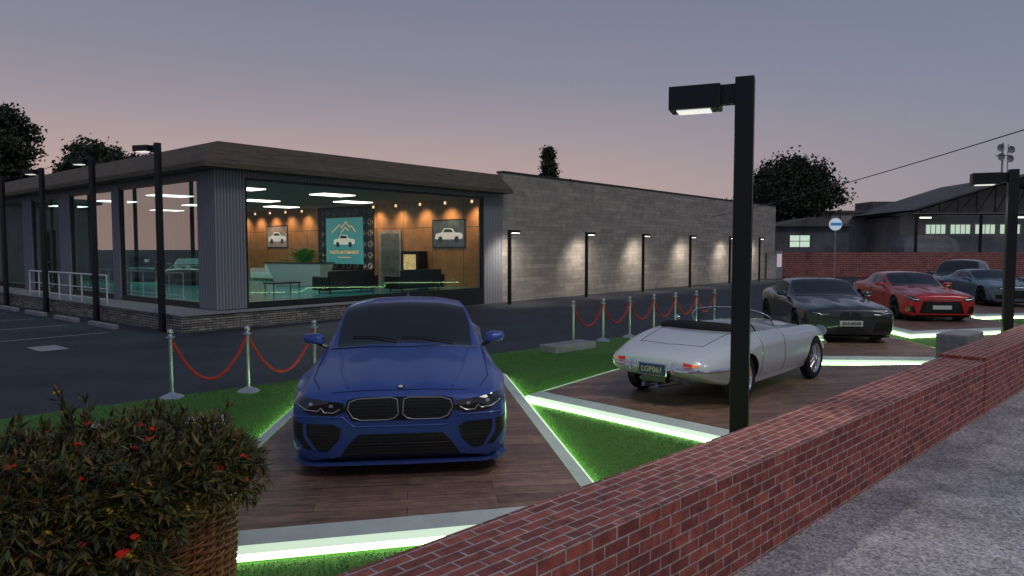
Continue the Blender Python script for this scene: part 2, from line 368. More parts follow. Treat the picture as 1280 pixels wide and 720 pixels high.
m_glass=glassmat('shop_glass',(.92,.975,.965),.55,.035)
m_glassl=glassmat('side_glass',(.72,.92,.92),.6,.42)
bld=thing('dealership_building','long single-storey dealership with glass corner showroom and stone side wall','building',(C0.x,C0.y,0),RB)
DV=26
mb=MB(); mb.bx(12.86,45.6,0,.3,GZ,5.48,0); mb.obj('wall',m_stone,bld)
mb=MB(); mb.bx(45.3,45.597,.303,DV,GZ,5.48,0); mb.obj('wall',m_stoney,bld)
mb=MB(); mb.bx(12.862,45.66,-.05,.36,5.483,5.56); mb.obj('coping',m_frame,bld)
mb=MB(); mb.bx(12.9,45.2,.35,DV,5.0,5.2); mb.obj('roof',m_frame,bld)
mb=MB(); mb.bx(0,.95,0,.3,.42,4.55); mb.bx(11.67,12.857,-.003,.3,GZ,4.55); mb.bx(.953,11.667,.02,.3,4.38,4.55)
mb.bx(0,.3,.303,1.08,.42,4.55)
for a,b in ((6.9,7.5),(11.7,12.9),(16.3,17.5),(22,26)): mb.bx(0,.3,a,b,.42,4.55)
for a,b in ((1.083,6.897),(7.503,11.697),(12.903,16.297),(17.503,21.997)): mb.bx(.02,.3,a,b,4.38,4.55)
mb.bx(.303,12.5,DV-.3,DV,.42,4.55)
mb.obj('cladding',m_clad,bld)
mb=MB(); mb.bx(.953,11.667,.03,.3,GZ,.5); mb.bx(.03,.3,1.083,21.99,.3,.5); mb.bx(0,.95,.01,.3,GZ,.419); mb.obj('plinth',m_frame,bld)
bot=[(-.6,-.6),(12.855,-.6),(12.855,DV+.6),(-.6,DV+.6)]; top=[(.3,.3),(12.855,.3),(12.855,DV-.3),(.3,DV-.3)]
mb=MB(); mb.add([(x,y,4.553) for x,y in bot]+[(x,y,4.70) for x,y in bot]+[(x,y,5.42) for x,y in top],
 [(3,2,1,0)]+[(i,(i+1)%4,4+(i+1)%4,4+i) for i in range(4)]+[(4+i,4+(i+1)%4,8+(i+1)%4,8+i) for i in range(4)]+[(8,9,10,11)])
mb.obj('roof',m_fascia,bld)
MB().bx(.31,12.5,.31,DV-.31,.30,.50).obj('floor',m_floor,bld)
MB().bx(.31,12.5,.31,DV-.31,4.40,4.545).obj('ceiling',m_ceil,bld)
MB().bx(12.503,12.8,.31,DV-.3,GZ,4.54).obj('partition_wall',m_woodp,bld)
def window(a0,a1,side):
    z0,z1=.5,4.38; f=.09
    if side=='r':
        g=MB().add([(a0+f,.10,z0+f),(a1-f,.10,z0+f),(a1-f,.10,z1-f),(a0+f,.10,z1-f)],[(0,1,2,3)]).obj('window',m_glass,bld,recalc=False)
        fr=MB(); fr.bx(a0,a1,.05,.16,z0,z0+f); fr.bx(a0,a1,.05,.16,z1-f,z1); fr.bx(a0,a0+f,.05,.16,z0+f,z1-f); fr.bx(a1-f,a1,.05,.16,z0+f,z1-f)
    else:
        g=MB().add([(.10,a0+f,z0+f),(.10,a1-f,z0+f),(.10,a1-f,z1-f),(.10,a0+f,z1-f)],[(3,2,1,0)]).obj('window',m_glassl,bld,recalc=False)
        fr=MB(); fr.bx(.05,.16,a0,a1,z0,z0+f); fr.bx(.05,.16,a0,a1,z1-f,z1); fr.bx(.05,.16,a0,a0+f,z0+f,z1-f); fr.bx(.05,.16,a1-f,a1,z0+f,z1-f)
    fr.obj('frame',m_frame,g)
window(.953,11.667,'r')
for a,b in ((1.083,6.897),(7.503,11.697),(12.903,16.297),(17.503,21.997)): window(a,b,'l')
mb=MB(); 
for yy in (13.9,14.6,15.3): mb.bx(.04,.17,yy-.05,yy+.05,.6,3.0)
mb.bx(.04,.17,13.95,15.25,2.9,3.0); mb.bx(.04,.17,13.95,15.25,1.6,1.68); mb.obj('door',m_frame,bld)
pt=thing('stone_terrace','raised terrace edged in stacked stone around the showroom','terrace',(C0.x,C0.y,0),RB)
mb=MB(); mb.bx(-1.3,5.0,-.55,-.003,GZ,.36,0); mb.obj('retaining_wall',m_stack,pt)
mb=MB(); mb.bx(-1.3,-1.0,0,DV,GZ,.36,0); mb.obj('retaining_wall',m_stacky,pt)
mb=MB(); mb.bx(-1.36,5.06,-.61,-.003,.362,.40); mb.bx(-1.36,-.003,0,DV,.362,.405); mb.obj('paving',m_conc,pt)
for k in range(5):
    o=MB().box((0,0,.06),(.16,1.9,.14)).obj('parking_block',m_conc,bevel=.02,loc=W(-2.1,2.8+3.0*k,GZ),rz=RB); tag(o,'low grey concrete wheel stop in a parking bay','parking block','wheel stops')
rl=thing('handrail','white metal railing along the terrace edge','railing',W(-1.15,5,.405),RB)
mb=MB()
for k in range(8): mb.cyl((0,k*1.1,0),(0,k*1.1,.95),.025,n=8)
mb.cyl((0,0,.95),(0,7.7,.95),.03,n=8); mb.cyl((0,0,.5),(0,7.7,.5),.018,n=8); mb.cyl((0,0,.15),(0,7.7,.15),.018,n=8)
mb.obj('rail',m_white,rl,smooth=True)
m_panel=M('light_panel',(.9,.9,.9),emit=(1,.96,.88),es=3.2)
for (u,v) in ((3,4),(7,4),(3,9.5),(7,9.5),(10.3,7),(3,15),(7,15),(10.3,13),(3,21),(8,21)):
    o=MB().bx(-.75,.75,-.5,.5,-.03,0).obj('ceiling_light',m_panel,loc=W(u,v,4.395),rz=RB); tag(o,'rectangular white ceiling light panel in the showroom','ceiling light','showroom ceiling lights')
def spot(loc,d,E,colr,size,blend=.8,rad=.05):
    l=bpy.data.lights.new('spot','SPOT'); l.energy=E; l.color=colr; l.spot_size=R(size); l.spot_blend=blend; l.shadow_soft_size=rad
    o=bpy.data.objects.new('spot_light',l); col.objects.link(o); o.location=loc; o.rotation_euler=Vector(d).to_track_quat('-Z','Y').to_euler(); return o
m_dl=M('downlight_glow',(.06,.05,.04),emit=(1,.7,.35),es=1.2)
for v in (1.1,2.75,4.39,6.08,7.76,13.9,15.5,17.1,18.7,20.3,22):
    q=W(12.1,v,4.2); o=MB().lathe([(0,.12),(.05,.12),(.05,0),(.04,0),(0,.01)],12).obj('downlight',m_dl,loc=(q[0],q[1],q[2]))
    tag(o,'small warm spotlight above the wood panelling','spotlight','warm wall spotlights')
    q=W(11.9,v,4.15); spot((q[0],q[1],q[2]-.05),(e1.x*.6,e1.y*.6,-1),95,(1,.66,.35),110,1.0,.15)
la=bpy.data.lights.new('accent','AREA'); la.energy=60; la.size=5; la.color=(.85,1,.95); lo=bpy.data.objects.new('accent_light',la); col.objects.link(lo); lo.location=W(5,5,4.2)
la=bpy.data.lights.new('accent','AREA'); la.energy=130; la.size=5; la.color=(.5,1,.93); lo=bpy.data.objects.new('accent_light',la); col.objects.link(lo); lo.location=W(5,16,4.2)
m_lat=M('lattice_white',(.55,.52,.48),rough=.6); m_darkp=M('panel_black',(.012,.012,.014),rough=.5)
fp=MB().bx(12.44,12.5,8.2,12.9,.503,4.39).obj('feature_panel',m_darkp,bld)
mb=MB()
for iy in range(8):
    for iz in range(7):
        cy=8.2+.29+iy*.588; cz=.503+.28+iz*.555
        for s in (.27,.15):
            mb.tube([(12.43,cy-s,cz),(12.43,cy,cz+s),(12.43,cy+s,cz),(12.43,cy,cz-s)],.014,4,closed=True)
mb.obj('lattice',m_lat,fp)
for v in (8.6,12.5):
    q=W(12.15,v,.6); spot(q,(e1.x*.12,e1.y*.12,1),110,(1,.95,.85),70); t=MB().lathe([(0,0),(.08,0),(.08,.1),(0,.1)],12).obj('floor_uplight',m_frame,loc=(q[0],q[1],.5)); tag(t,'small black floor uplight at the patterned wall','uplight','floor uplights')
def wallframe(u,v,z):
    m=Matrix(((-e2.x,0,-e1.x,0),(-e2.y,0,-e1.y,0),(0,1,0,0),(0,0,0,1))); q=W(u,v,z); m.translation=Vector(q); return m
m_teal=M('poster_teal',(.06,.24,.24),rough=.5,emit=(.06,.24,.24),es=.5)
m_or=M('poster_orange',(.85,.45,.15),emit=(.85,.45,.15),es=.5); m_cr=M('poster_cream',(.85,.8,.65),emit=(.85,.8,.65),es=.35)
sgn=thing('showroom_sign','teal showroom sign with mountains, a classic car and lettering','sign'); sgn.matrix_world=wallframe(12.36,10.5,2.62)
MB().bx(-1.55,1.55,-1.2,1.2,-.03,0).obj('board',m_teal,sgn)
for P in ([(-1.0,.45),(-.35,.85),(-.15,.70),(.20,1.0),(.5,.70),(.65,.78),(1.0,.45)],[(-.25,.42),(.15,.70),(.40,.52)]):
    MB().tube([(x,y,.02) for x,y in P],.022,6).obj('mountain_motif',m_or,sgn)
def carmotif(par,s,ox,oy,zz,mat,dark):
    prof=[(-1.05,-.22),(-.80,-.25),(.85,-.25),(1.05,-.20),(1.08,.0),(.92,.09),(.50,.12),(.28,.34),(-.30,.36),(-.55,.12),(-.98,.06)]
    MB().prism([(ox+x*s,oy+y*s) for x,y in prof],zz,zz+.006).obj('car_motif',mat,par)
    for x in (-.62,.62): MB().prism([(ox+(x+.17*math.cos(a))*s,oy+(-.25+.17*math.sin(a))*s) for a in np.linspace(0,6.28,18,endpoint=False)],zz+.007,zz+.010).obj('car_motif_wheel',dark,par)
    MB().prism([(ox+x*s,oy+y*s) for x,y in [(-.42,.13),(.38,.13),(.22,.29),(-.26,.31)]],zz+.007,zz+.010).obj('car_motif_window',dark,par)
m_pd=M('poster_dark',(.03,.05,.05))
carmotif(sgn,.85,0,.02,.006,m_cr,m_pd)
textmesh('lettering','PALETO AUTOMARKET',.235,m_or,sgn,Matrix.Translation((0,-.60,.01)),bold=True)
MB().bx(-.55,.55,-.88,-.84,.003,.01).obj('gold_line',m_or,sgn)
def poster(u,v,z,w,h,c,label):
    t=thing('framed_poster',label,'poster'); t.matrix_world=wallframe(u,v,z)
    MB().bx(-w/2,w/2,-h/2,h/2,-.03,0).obj('frame',m_frame,t)
    MB().bx(-w/2+.06,w/2-.06,-h/2+.06,h/2-.06,.001,.006).obj('picture',M('pic',c,noise=.8,nscale=2,emit=c,es=.35),t)
    carmotif(t,w/2.5,0,-.05,.007,M('pm',(.6,.62,.66),emit=(.6,.62,.66),es=.3),m_pd)
poster(12.47,2.9,2.9,2.1,1.3,(.05,.07,.08),'framed photo of a silver car on wood wall')
poster(12.47,17,2.9,2.2,1.3,(.22,.17,.15),'framed photo of a car on wood wall')
t=thing('lit_cabinet','small glowing display cabinet against the wood wall','cabinet',W(12.2,4.9,.5),RB); MB().bx(-.3,.25,-.6,.6,0,1.6).obj('case',m_frame,t); MB().bx(-.31,-.302,-.42,.42,.7,1.45).obj('glow_panel',M('gl',(.7,.5,.22),emit=(.9,.6,.25),es=.4,noise=.7,nscale=5),t)
t=thing('interior_door','pale framed doorway in the wood wall','door',W(12.45,6.9,.5),RB); MB().bx(-.04,0,-.8,.8,0,2.6).obj('door_frame',m_conc,t); MB().bx(-.06,-.042,-.65,.65,.02,2.45).obj('leaf',M('dr',(.12,.13,.13),noise=.5,nscale=2),t)
m_ws=M('white_upholstery',(.7,.7,.68),rough=.7); m_ks=M('black_leather',(.012,.014,.014),rough=.4)
def legs(t,pts,r,z0,z1):
    for a,b in pts: MB().cyl((a,b,z0),(a,b,z1),r,n=8).obj('leg',m_black,t)
def sofa(u,v,rz,mat,label,L=2.2):
    t=thing('sofa',label,'sofa',W(u,v,.5),RB+R(rz),'showroom sofas')
    for k in range(3): MB().bx(-L/2+L*k/3+.01,-L/2+L*(k+1)/3-.01,-.45,.30,.12,.42).obj('seat',mat,t,bevel=.05)
    MB().bx(-L/2,L/2,.305,.48,.12,.88).obj('backrest',mat,t,bevel=.06)
    for sx in (-1,1): MB().bx(min(sx*L/2,sx*(L/2+.18)),max(sx*L/2,sx*(L/2+.18)),-.45,.48,.1,.65).obj('armrest',mat,t,bevel=.05)
    legs(t,[(a*L/2.2,b*.35) for a in(-1,1) for b in(-1,1)],.03,0,.13)
sofa(10.6,14.6,-90,m_ws,'white upholstered sofa on the showroom floor',2.4)
sofa(7.0,3.2,180,m_ks,'black leather sofa with its back to the window',2.2)
sofa(9.5,1.9,180,m_ks,'black leather sofa beside the wood wall',2.2)
t=thing('coffee_table','low dark coffee table in the lounge','table',W(4.9,4.4,.5),RB); MB().bx(-.6,.6,-.35,.35,.38,.43).obj('top',m_black,t); legs(t,[(a,b) for a in(-.55,.55) for b in(-.3,.3)],.02,0,.38)
t=thing('reception_desk','white angular reception desk on the showroom floor','desk',W(8.5,8.5,.5),RB+R(20))
mb=MB(); mb.add([(-.35,-1.2,0),(-.35,1.2,0),(.3,1.2,0),(.3,-1.2,0),(-.7,-1.5,1.05),(-.7,1.5,1.05),(.35,1.5,1.05),(.35,-1.5,1.05)],[(3,2,1,0),(4,5,6,7),(0,1,5,4),(1,2,6,5),(2,3,7,6),(3,0,4,7)]); mb.obj('counter',m_ws,t,bevel=.03)
MB().bx(-.74,.38,-1.54,1.54,1.052,1.09).obj('top',m_black,t)
def frond_mesh(n,L,mb,base):
    for i in range(n):
        a=2*math.pi*i/n+random.random()*.5; el=.5+random.random()*.9
        pts=[]
        for k in range(7):
            s=k/6*L; pts.append(Vector(base)+Vector((math.cos(a)*s*math.cos(el)*1.1,math.sin(a)*s*math.cos(el)*1.1,s*math.sin(el)-.45*s*s/L)))
        for k in range(6):
            d=(pts[k+1]-pts[k]).normalized(); q=Vector((-math.sin(a),math.cos(a),0)); wd=.14*L*math.sin(math.pi*(k+.8)/7.5)
            for sg in(-1,1):
                mb.add([pts[k],pts[k+1],pts[k+1]+q*sg*wd+d*.08],[(0,1,2)])
t=thing('potted_palm','green palm in a dark pot near the reception desk','plant',W(10.3,11.0,.5)); MB().lathe([(0,0),(.2,0),(.28,.45),(.24,.45),(0,.4)],16).obj('pot',m_black,t,smooth=True)
mb=MB(); frond_mesh(30,1.6,mb,(0,0,.9)); mb.cyl((0,0,.4),(0,0,1.0),.05,n=6); mb.obj('leaves',M('palm',(.14,.40,.07)),t,recalc=False)

m_lens=M('lamp_lens',(.9,.9,.85),emit=(1,.93,.82),es=6)
def wall_lamp():
    t=thing('wall_washer_lamp','slim black lamp post washing the stone wall with light','lamp',(0,0,0),0,'lamp posts along the stone wall')
    MB().bx(-.06,.06,-.06,.06,0,3.1).obj('post',m_black,t,bevel=.008)
    MB().bx(.06,.62,-.09,.09,2.98,3.1).obj('head',m_black,t,bevel=.008)
    MB().bx(.2,.58,-.07,.07,2.965,2.978).obj('lens',m_lens,t)
    return t
wl=wall_lamp(); us=[12.2,17.9,23.3,28.9,34.7,39.9]
for i,u in enumerate(us):
    p_=W(u,-.95,GZ)
    if i==0: wl.location=p_; wl.rotation_euler=(0,0,RB)
    else: copy_thing(wl,p_,RB)
    q=W(u+.42,-1.0,2.82); spot(q,(e1.x*.22+e2.x*.36,e1.y*.22+e2.y*.36,-1),270,(1,.90,.78),140,1.0,.3)
t=thing('vending_box','small lit vending cabinet at the stone wall','cabinet',W(44.2,-.5,GZ),RB); MB().bx(-.7,.7,-.35,.35,0,2.1).obj('case',m_conc,t,bevel=.02); MB().bx(-.5,.5,-.36,-.352,.9,1.9).obj('lit_panel',M('vp',(.5,.45,.5),emit=(.6,.5,.55),es=.5),t)

def post_lamp(h,th,hl,hw,hh,es,label):
    t=thing('street_lamp',label,'street lamp',(0,0,0),0,'black square post lamps')
    MB().bx(-th/2,th/2,-th/2,th/2,0,h).obj('post',m_black,t,bevel=.006)
    MB().bx(th/2,th/2+.14,-th*.28,th*.28,h-.26,h-.06).obj('arm',m_black,t)
    mb=MB(); a=th/2+.14; mb.bx(a,a+hl,-hw/2,hw/2,h-.10-hh,h-.06); mb.obj('head',m_black,t,bevel=.006)
    MB().bx(a+hl*.2,a+hl*.85,-hw*.36,hw*.36,h-.115-hh,h-.103-hh).obj('lens',M('lens_'+str(es),(.8,.8,.8),emit=(1,.97,.92),es=es),t)
    return t
near=post_lamp(3.99,.185,.52,.30,.20,.8,'square black lamp post with box head behind the brick wall')
Yp=7.35; Xp=(925-640)/884*Yp+.02
near.location=(Xp,Yp,0); near.rotation_euler=(0,0,R(158))
spot((Xp-.45,Yp+.18,3.6),(0,0,-1),110,(1,.93,.86),150,.8,.12)
Yq=14.9; n2=copy_thing(near,((1262-640)/884*Yq,Yq,-.1),R(158),'square black lamp post with box head beside the display cars')
spot((n2.location.x-.5,n2.location.y+.2,3.5),(0,0,-1),110,(1,.93,.86),150,.8,.12)
lp=post_lamp(5.25,.14,.5,.3,.12,.86,'tall slim black lamp post beside the showroom terrace')
for i in range(5):
    q=W(-1.5,.2+4.75*i,GZ)
    if i==0: lp.location=q; lp.rotation_euler=(0,0,R(165))
    else: copy_thing(lp,q,R(165))

m_post=M('brushed_steel',(.55,.55,.58),rough=.32,metal=.8); m_rope=M('red_velvet',(.45,.04,.025),rough=.8,noise=.3,nscale=40)
def stanchion():
    t=thing('stanchion','chrome rope-barrier post with domed base and ball top','barrier post',(0,0,0),0,'rope barrier posts')
    MB().lathe([(0,0),(.17,0),(.17,.02),(.13,.045),(.06,.07),(.04,.09),(0,.09)],24).obj('base',m_post,t,smooth=True)
    MB().lathe([(.028,.08),(.028,.90),(.040,.90),(.040,.945),(.028,.95),(.022,.965)],16).obj('pole',m_post,t,smooth=True)
    MB().sphere((0,0,1.0),.045).obj('finial',m_post,t,smooth=True)
    mb=MB(); mb.tube([(.06*math.cos(a),.06*math.sin(a),.92) for a in np.linspace(0,2*math.pi,12,endpoint=False)],.008,5,closed=True); mb.obj('collar',m_post,t)
    return t
G1=[(-5.10,10.5),(-4.12,10.95),(-3.33,11.85)]; G2=[(1.42,16.3),(2.2,17.0),(2.96,17.72),(3.74,18.6),(4.48,19.35),(5.25,20.1),(6.0,20.9)]
st0=None
for G in (G1,G2):
    for i,p_ in enumerate(G):
        if st0 is None: st0=stanchion(); st0.location=(*p_,0)
        else: copy_thing(st0,(*p_,0),random.random())
        if i:
            a=Vector((*G[i-1],.91)); b=Vector((*p_,.91)); mb=MB(); pts=[]
            sag=.66 if G is G1 else .50
            for k in range(21):
                s=k/20; q=a.lerp(b,s); q.z-=sag*(1-(2*s-1)**2); pts.append(q)
            mb.tube(pts,.024,8); o=mb.obj('velvet_rope',m_rope,smooth=True); tag(o,'sagging dark red velvet rope between chrome posts','rope','red barrier ropes')

# ------------------------------------------------------------------ cars
def pchip(x,Y,xs):
    n=len(x); h=np.diff(x); d=(np.diff(Y,axis=0).T/h).T; m=np.zeros_like(Y); m[0]=d[0]; m[-1]=d[-1]
    for i in range(1,n-1):
        w1=2*h[i]+h[i-1]; w2=h[i]+2*h[i-1]; pr=d[i-1]*d[i]; good=pr>1e-12
        hm=np.zeros_like(d[i]); hm[good]=(w1+w2)/(w1/d[i-1][good]+w2/d[i][good]); m[i]=hm
    out=[]
    for xx in xs:
        i=min(max(np.searchsorted(x,xx)-1,0),n-2); t=(xx-x[i])/h[i]; H=h[i]
        out.append((2*t**3-3*t**2+1)*Y[i]+(t**3-2*t**2+t)*H*m[i]+(-2*t**3+3*t**2)*Y[i+1]+(t**3-t**2)*H*m[i+1])
    return np.array(out)
def ringcat(P,sub,ten):
    n=len(P); ext=np.vstack([[[-P[1][0],P[1][1]]],P,[[-P[-2][0],P[-2][1]]]]); out=[]; ts=[]
    for i in range(n-1):
        p0,p1,p2,p3=ext[i],ext[i+1],ext[i+2],ext[i+3]; m1=(p2-p0)/2*ten; m2=(p3-p1)/2*ten
        for k in range(sub):
            t=k/sub; out.append((2*t**3-3*t**2+1)*p1+(t**3-2*t**2+t)*m1+(-2*t**3+3*t**2)*p2+(t**3-t**2)*m2); ts.append(i+t)
    out.append(ext[n]); ts.append(n-1); out=np.array(out); out[0,0]=0; out[-1,0]=0
    return out,ts
def loft(stations,matfn,mats,subS=5,subT=6,ten=.8):
    x=np.array([s[0] for s in stations],float); P=np.array([s[1] for s in stations],float)
    K=P.shape[1]; Y=P.reshape(len(x),-1); xs=[]
    for i in range(len(x)-1): xs+=[x[i]+(x[i+1]-x[i])*k/subS for k in range(subS)]
    xs.append(x[-1]); G=pchip(x,Y,xs).reshape(len(xs),K,2)
    rings=[]
    for i,xx in enumerate(xs):
        h,ts=ringcat(G[i],subT,ten); rings.append(np.vstack([h,h[-2:0:-1]*[-1,1]]))
    nr=len(rings[0]); nh=len(h)
    verts=[];faces=[];mi=[]
    for i,xx in enumerate(xs):
        for q in rings[i]: verts.append((xx,q[0],q[1]))
    for i in range(len(xs)-1):
        xc=(xs[i]+xs[i+1])/2
        for k in range(nr):
            k2=(k+1)%nr; faces.append((i*nr+k,i*nr+k2,(i+1)*nr+k2,(i+1)*nr+k))
            kk=k if k<nh-1 else nr-1-k
            tt=(ts[kk]+ts[kk+1])/2; mi.append(matfn(xc,tt))
    for end,dx in ((0,-1),(len(xs)-1,1)):
        c=rings[end].mean(0); prev=[end*nr+k for k in range(nr)]
        for sc,off in ((.75,.012),(.4,.02)):
            cur=[]
            for k in range(nr):
                q=c+(rings[end][k]-c)*sc; cur.append(len(verts)); verts.append((xs[end]+dx*off,q[0],q[1]))
            for k in range(nr):
                k2=(k+1)%nr; faces.append((prev[k],prev[k2],cur[k2],cur[k])); mi.append(0)
            prev=cur
        cc=len(verts); verts.append((xs[end]+dx*.022,c[0],c[1]))
        for k in range(nr): faces.append((prev[k],prev[(k+1)%nr],cc)); mi.append(0)
    me=bpy.data.meshes.new('loft'); me.from_pydata(verts,[],faces); me.polygons.foreach_set('material_index',mi)
    for m in mats: me.materials.append(m)
    b=bmesh.new(); b.from_mesh(me); bmesh.ops.remove_doubles(b,verts=b.verts,dist=1e-5); bmesh.ops.recalc_face_normals(b,faces=b.faces); b.to_mesh(me); b.free()
    return me
def cutwells(me,cyls,mats,idx):
    ob=bpy.data.objects.new('tmp',me); col.objects.link(ob)
    mb=MB()
    for (x,z,r,y0,y1) in cyls: mb.lathe([(0,y0),(r,y0),(r,y1),(0,y1)],36,(x,0,z),'y',idx)
    cu=mb.obj('cut',mats)
    bo=ob.modifiers.new('b','BOOLEAN'); bo.operation='DIFFERENCE'; bo.solver='EXACT'; bo.object=cu
    dg=bpy.context.evaluated_depsgraph_get(); out=bpy.data.meshes.new_from_object(ob.evaluated_get(dg))
    bpy.data.objects.remove(ob); bpy.data.objects.remove(cu)
    if len(out.polygons)<100: return me
    return out
def submesh(me,idxs,name,parent,ang=32,side=0):
    b=bmesh.new(); b.from_mesh(me); bmesh.ops.delete(b,geom=[f for f in b.faces if f.material_index not in idxs or (side and f.calc_center_median().y*side<0)],context='FACES')
    if not b.faces: b.free(); return None
    m=bpy.data.meshes.new(name); b.to_mesh(m); b.free()
    for k in me.materials: m.materials.append(k)
    m.polygons.foreach_set('use_smooth',[True]*len(m.polygons)); m.set_sharp_from_angle(angle=R(ang))
    o=bpy.data.objects.new(name,m); col.objects.link(o); o.parent=parent; return o
DIRS={'f':(Vector((-6,0,0)),Vector((1,0,0))),'r':(Vector((12,0,0)),Vector((-1,0,0))),'t':(Vector((0,0,4)),Vector((0,0,-1))),'s+':(Vector((0,4,0)),Vector((0,-1,0))),'s-':(Vector((0,-4,0)),Vector((0,1,0)))}
def P3(ax,a,b):
    if ax in 'fr': return Vector((0,a,b))
    if ax=='t': return Vector((a,b,0))
    return Vector((a,0,b))
def cast(bvh,ax,a,b,off):
    o,d=DIRS[ax]; h=bvh.ray_cast(o+P3(ax,a,b),d)
    if h[0] is None: return None
    return h[0]-d*off
def mir(path,ax):
    if ax in 'fr': return [(-a,b) for a,b in path],ax
    if ax=='t': return [(a,-b) for a,b in path],ax
    return path,{'s+':'s-','s-':'s+'}[ax]
def patch(C,outline,ax,mat,name='trim',off=.006,depth=.025,cell=.045,mirror=False,parent=None):
    bm=bmesh.new(); vs=[bm.verts.new((a,b,0)) for a,b in outline]; bm.faces.new(vs)
    A=[p[0] for p in outline]; B=[p[1] for p in outline]
    for lo,hi,nrm in ((min(A),max(A),Vector((1,0,0))),(min(B),max(B),Vector((0,1,0)))):
        k=max(1,int((hi-lo)/cell))
        for i in range(1,k):
            c=lo+(hi-lo)*i/k
            bmesh.ops.bisect_plane(bm,geom=bm.verts[:]+bm.edges[:]+bm.faces[:],plane_co=nrm*c,plane_no=nrm)
    _,d=DIRS[ax]; bad=[]
    for v in bm.verts:
        h=cast(C['bvh'],ax,v.co.x,v.co.y,off)
        if h is None: bad.append(v)
        else: v.co=h
    if bad: bmesh.ops.delete(bm,geom=bad,context='VERTS')
    be=[e for e in bm.edges if e.is_boundary]
    if be and depth:
        g=bmesh.ops.extrude_edge_only(bm,edges=be); nv=[x for x in g['geom'] if isinstance(x,bmesh.types.BMVert)]
        for v in nv: v.co+=d*depth
    bmesh.ops.recalc_face_normals(bm,faces=bm.faces)
    me=bpy.data.meshes.new(name); bm.to_mesh(me); bm.free(); me.materials.append(mat)
    me.polygons.foreach_set('use_smooth',[True]*len(me.polygons)); me.set_sharp_from_angle(angle=R(40))
    o=bpy.data.objects.new(name,me); col.objects.link(o); o.parent=parent or C['e']; 
    if mirror:
        ml,ax2=mir(outline,ax); patch(C,ml[::-1] if ax in 'frt' else ml,ax2,mat,name,off,depth,cell,False,parent)
    return o
def seam(C,path,ax,r,mat,name='panel_gap',off=0,mirror=False,close=False):
    pts=[]; n=len(path)
    for i in range(n-(0 if close else 1)):
        a,b=path[i],path[(i+1)%n]; k=max(2,int(math.hypot(a[0]-b[0],a[1]-b[1])/.03))
        for j in range(k): 
            t=j/k; h=cast(C['bvh'],ax,a[0]+(b[0]-a[0])*t,a[1]+(b[1]-a[1])*t,off)
            if h: pts.append(h)
    if not close:
        h=cast(C['bvh'],ax,path[-1][0],path[-1][1],off)
        if h: pts.append(h)
    if len(pts)>1: mb=MB(); mb.tube(pts,r,6,closed=close); mb.obj(name,mat,C['e'],smooth=True)
    if mirror: p2,a2=mir(path,ax); seam(C,p2,a2,r,mat,name,off,False,close)
m_well=M('wheel_well',(.006,.006,.006),rough=.9)
m_cglass=M('car_glass',(.014,.017,.022),rough=.05,coat=.2,spec=.5)
m_trim=M('gloss_black',(.008,.008,.009),rough=.3)
m_mesh=brickmat('grille_mesh',(.003,.003,.003),(.004,.004,.004),(.022,.022,.025),.03,.03,.004,'yz',rough=.5,bump=.5,noisec=.1)
m_hl=M('headlight_glass',(.018,.02,.024),rough=.06,coat=1)
m_drl=M('lamp_reflector',(.42,.44,.47),rough=.25,metal=.5)
m_rimb=M('rim_black',(.02,.02,.02),rough=.3,metal=.5)
m_red=M('tail_red',(.35,.01,.01),rough=.15,coat=1,emit=(.6,.02,.01),es=.25); m_amb=M('amber_lens',(.7,.16,.02),rough=.15,coat=1,emit=(.9,.2,.02),es=.35)
def make_wheels(C,axles,r,y,wd,rimmat,wire=False,nsp=5):
    tm=None
    for ax in axles:
        for sg in (-1,1):
            if tm is None:
                hub=MB(); hub.lathe([(0,-.02),(.16,-.02),(.16,.02),(0,.02)],20,axis='y'); 
                t=MB(); hw=wd/2; t.lathe([(r*.70,-hw*.9),(r*.80,-hw),(r*.93,-hw*.95),(r,-hw*.75),(r,hw*.75),(r*.93,hw*.95),(r*.80,hw),(r*.70,hw*.9),(r*.69,0)],40,axis='y',closed=True)
                rm=MB(); rm.lathe([(r*.72,-hw*.9),(r*.69,-hw*.85),(r*.64,-hw*.4),(r*.64,hw*.4),(r*.69,hw*.85),(r*.72,hw*.9)],40,axis='y')
                if wire:
                    for k in range(40):
                        a=2*math.pi*k/40; s=1 if k%2 else -1
                        rm.cyl((.04*math.cos(a+s*.9),hw*.72,.04*math.sin(a+s*.9)),(r*.66*math.cos(a),hw*.3*(1 if k%3 else -1),r*.66*math.sin(a)),.0045,n=4)
                    rm.lathe([(0,hw*1.05),(.03,hw*1.02),(.045,hw*.7),(.045,0)],12,axis='y')
                else:
                    for k in range(nsp):
                        a=2*math.pi*k/nsp
                        for da in (-.16,.16):
                            d0=Vector((math.cos(a),0,math.sin(a))); d1=Vector((math.cos(a+da),0,math.sin(a+da)))
                            rm.tube([d0*.05+Vector((0,hw*.62,0)),d1*r*.4+Vector((0,hw*.66,0)),d1*r*.68+Vector((0,hw*.74,0))],[.028,.020,.018],6)
                    rm.lathe([(0,hw*.72),(.06,hw*.70),(.07,hw*.5),(.07,0)],16,axis='y')
                tm=(hub.obj('w',m_well),t.obj('t',m_rubber,smooth=True),rm.obj('r',rimmat,smooth=True)); ms=[o.data for o in tm]
                for o in tm: bpy.data.objects.remove(o)
            h=bpy.data.objects.new('wheel',ms[0]); col.objects.link(h); h.parent=C['e']; h.location=(ax,sg*y,r); h.rotation_euler=(0,0,0 if sg>0 else math.pi)
            for nm,q in (('tyre',ms[1]),('rim',ms[2])):
                o=bpy.data.objects.new(nm,q); col.objects.link(o); o.parent=h
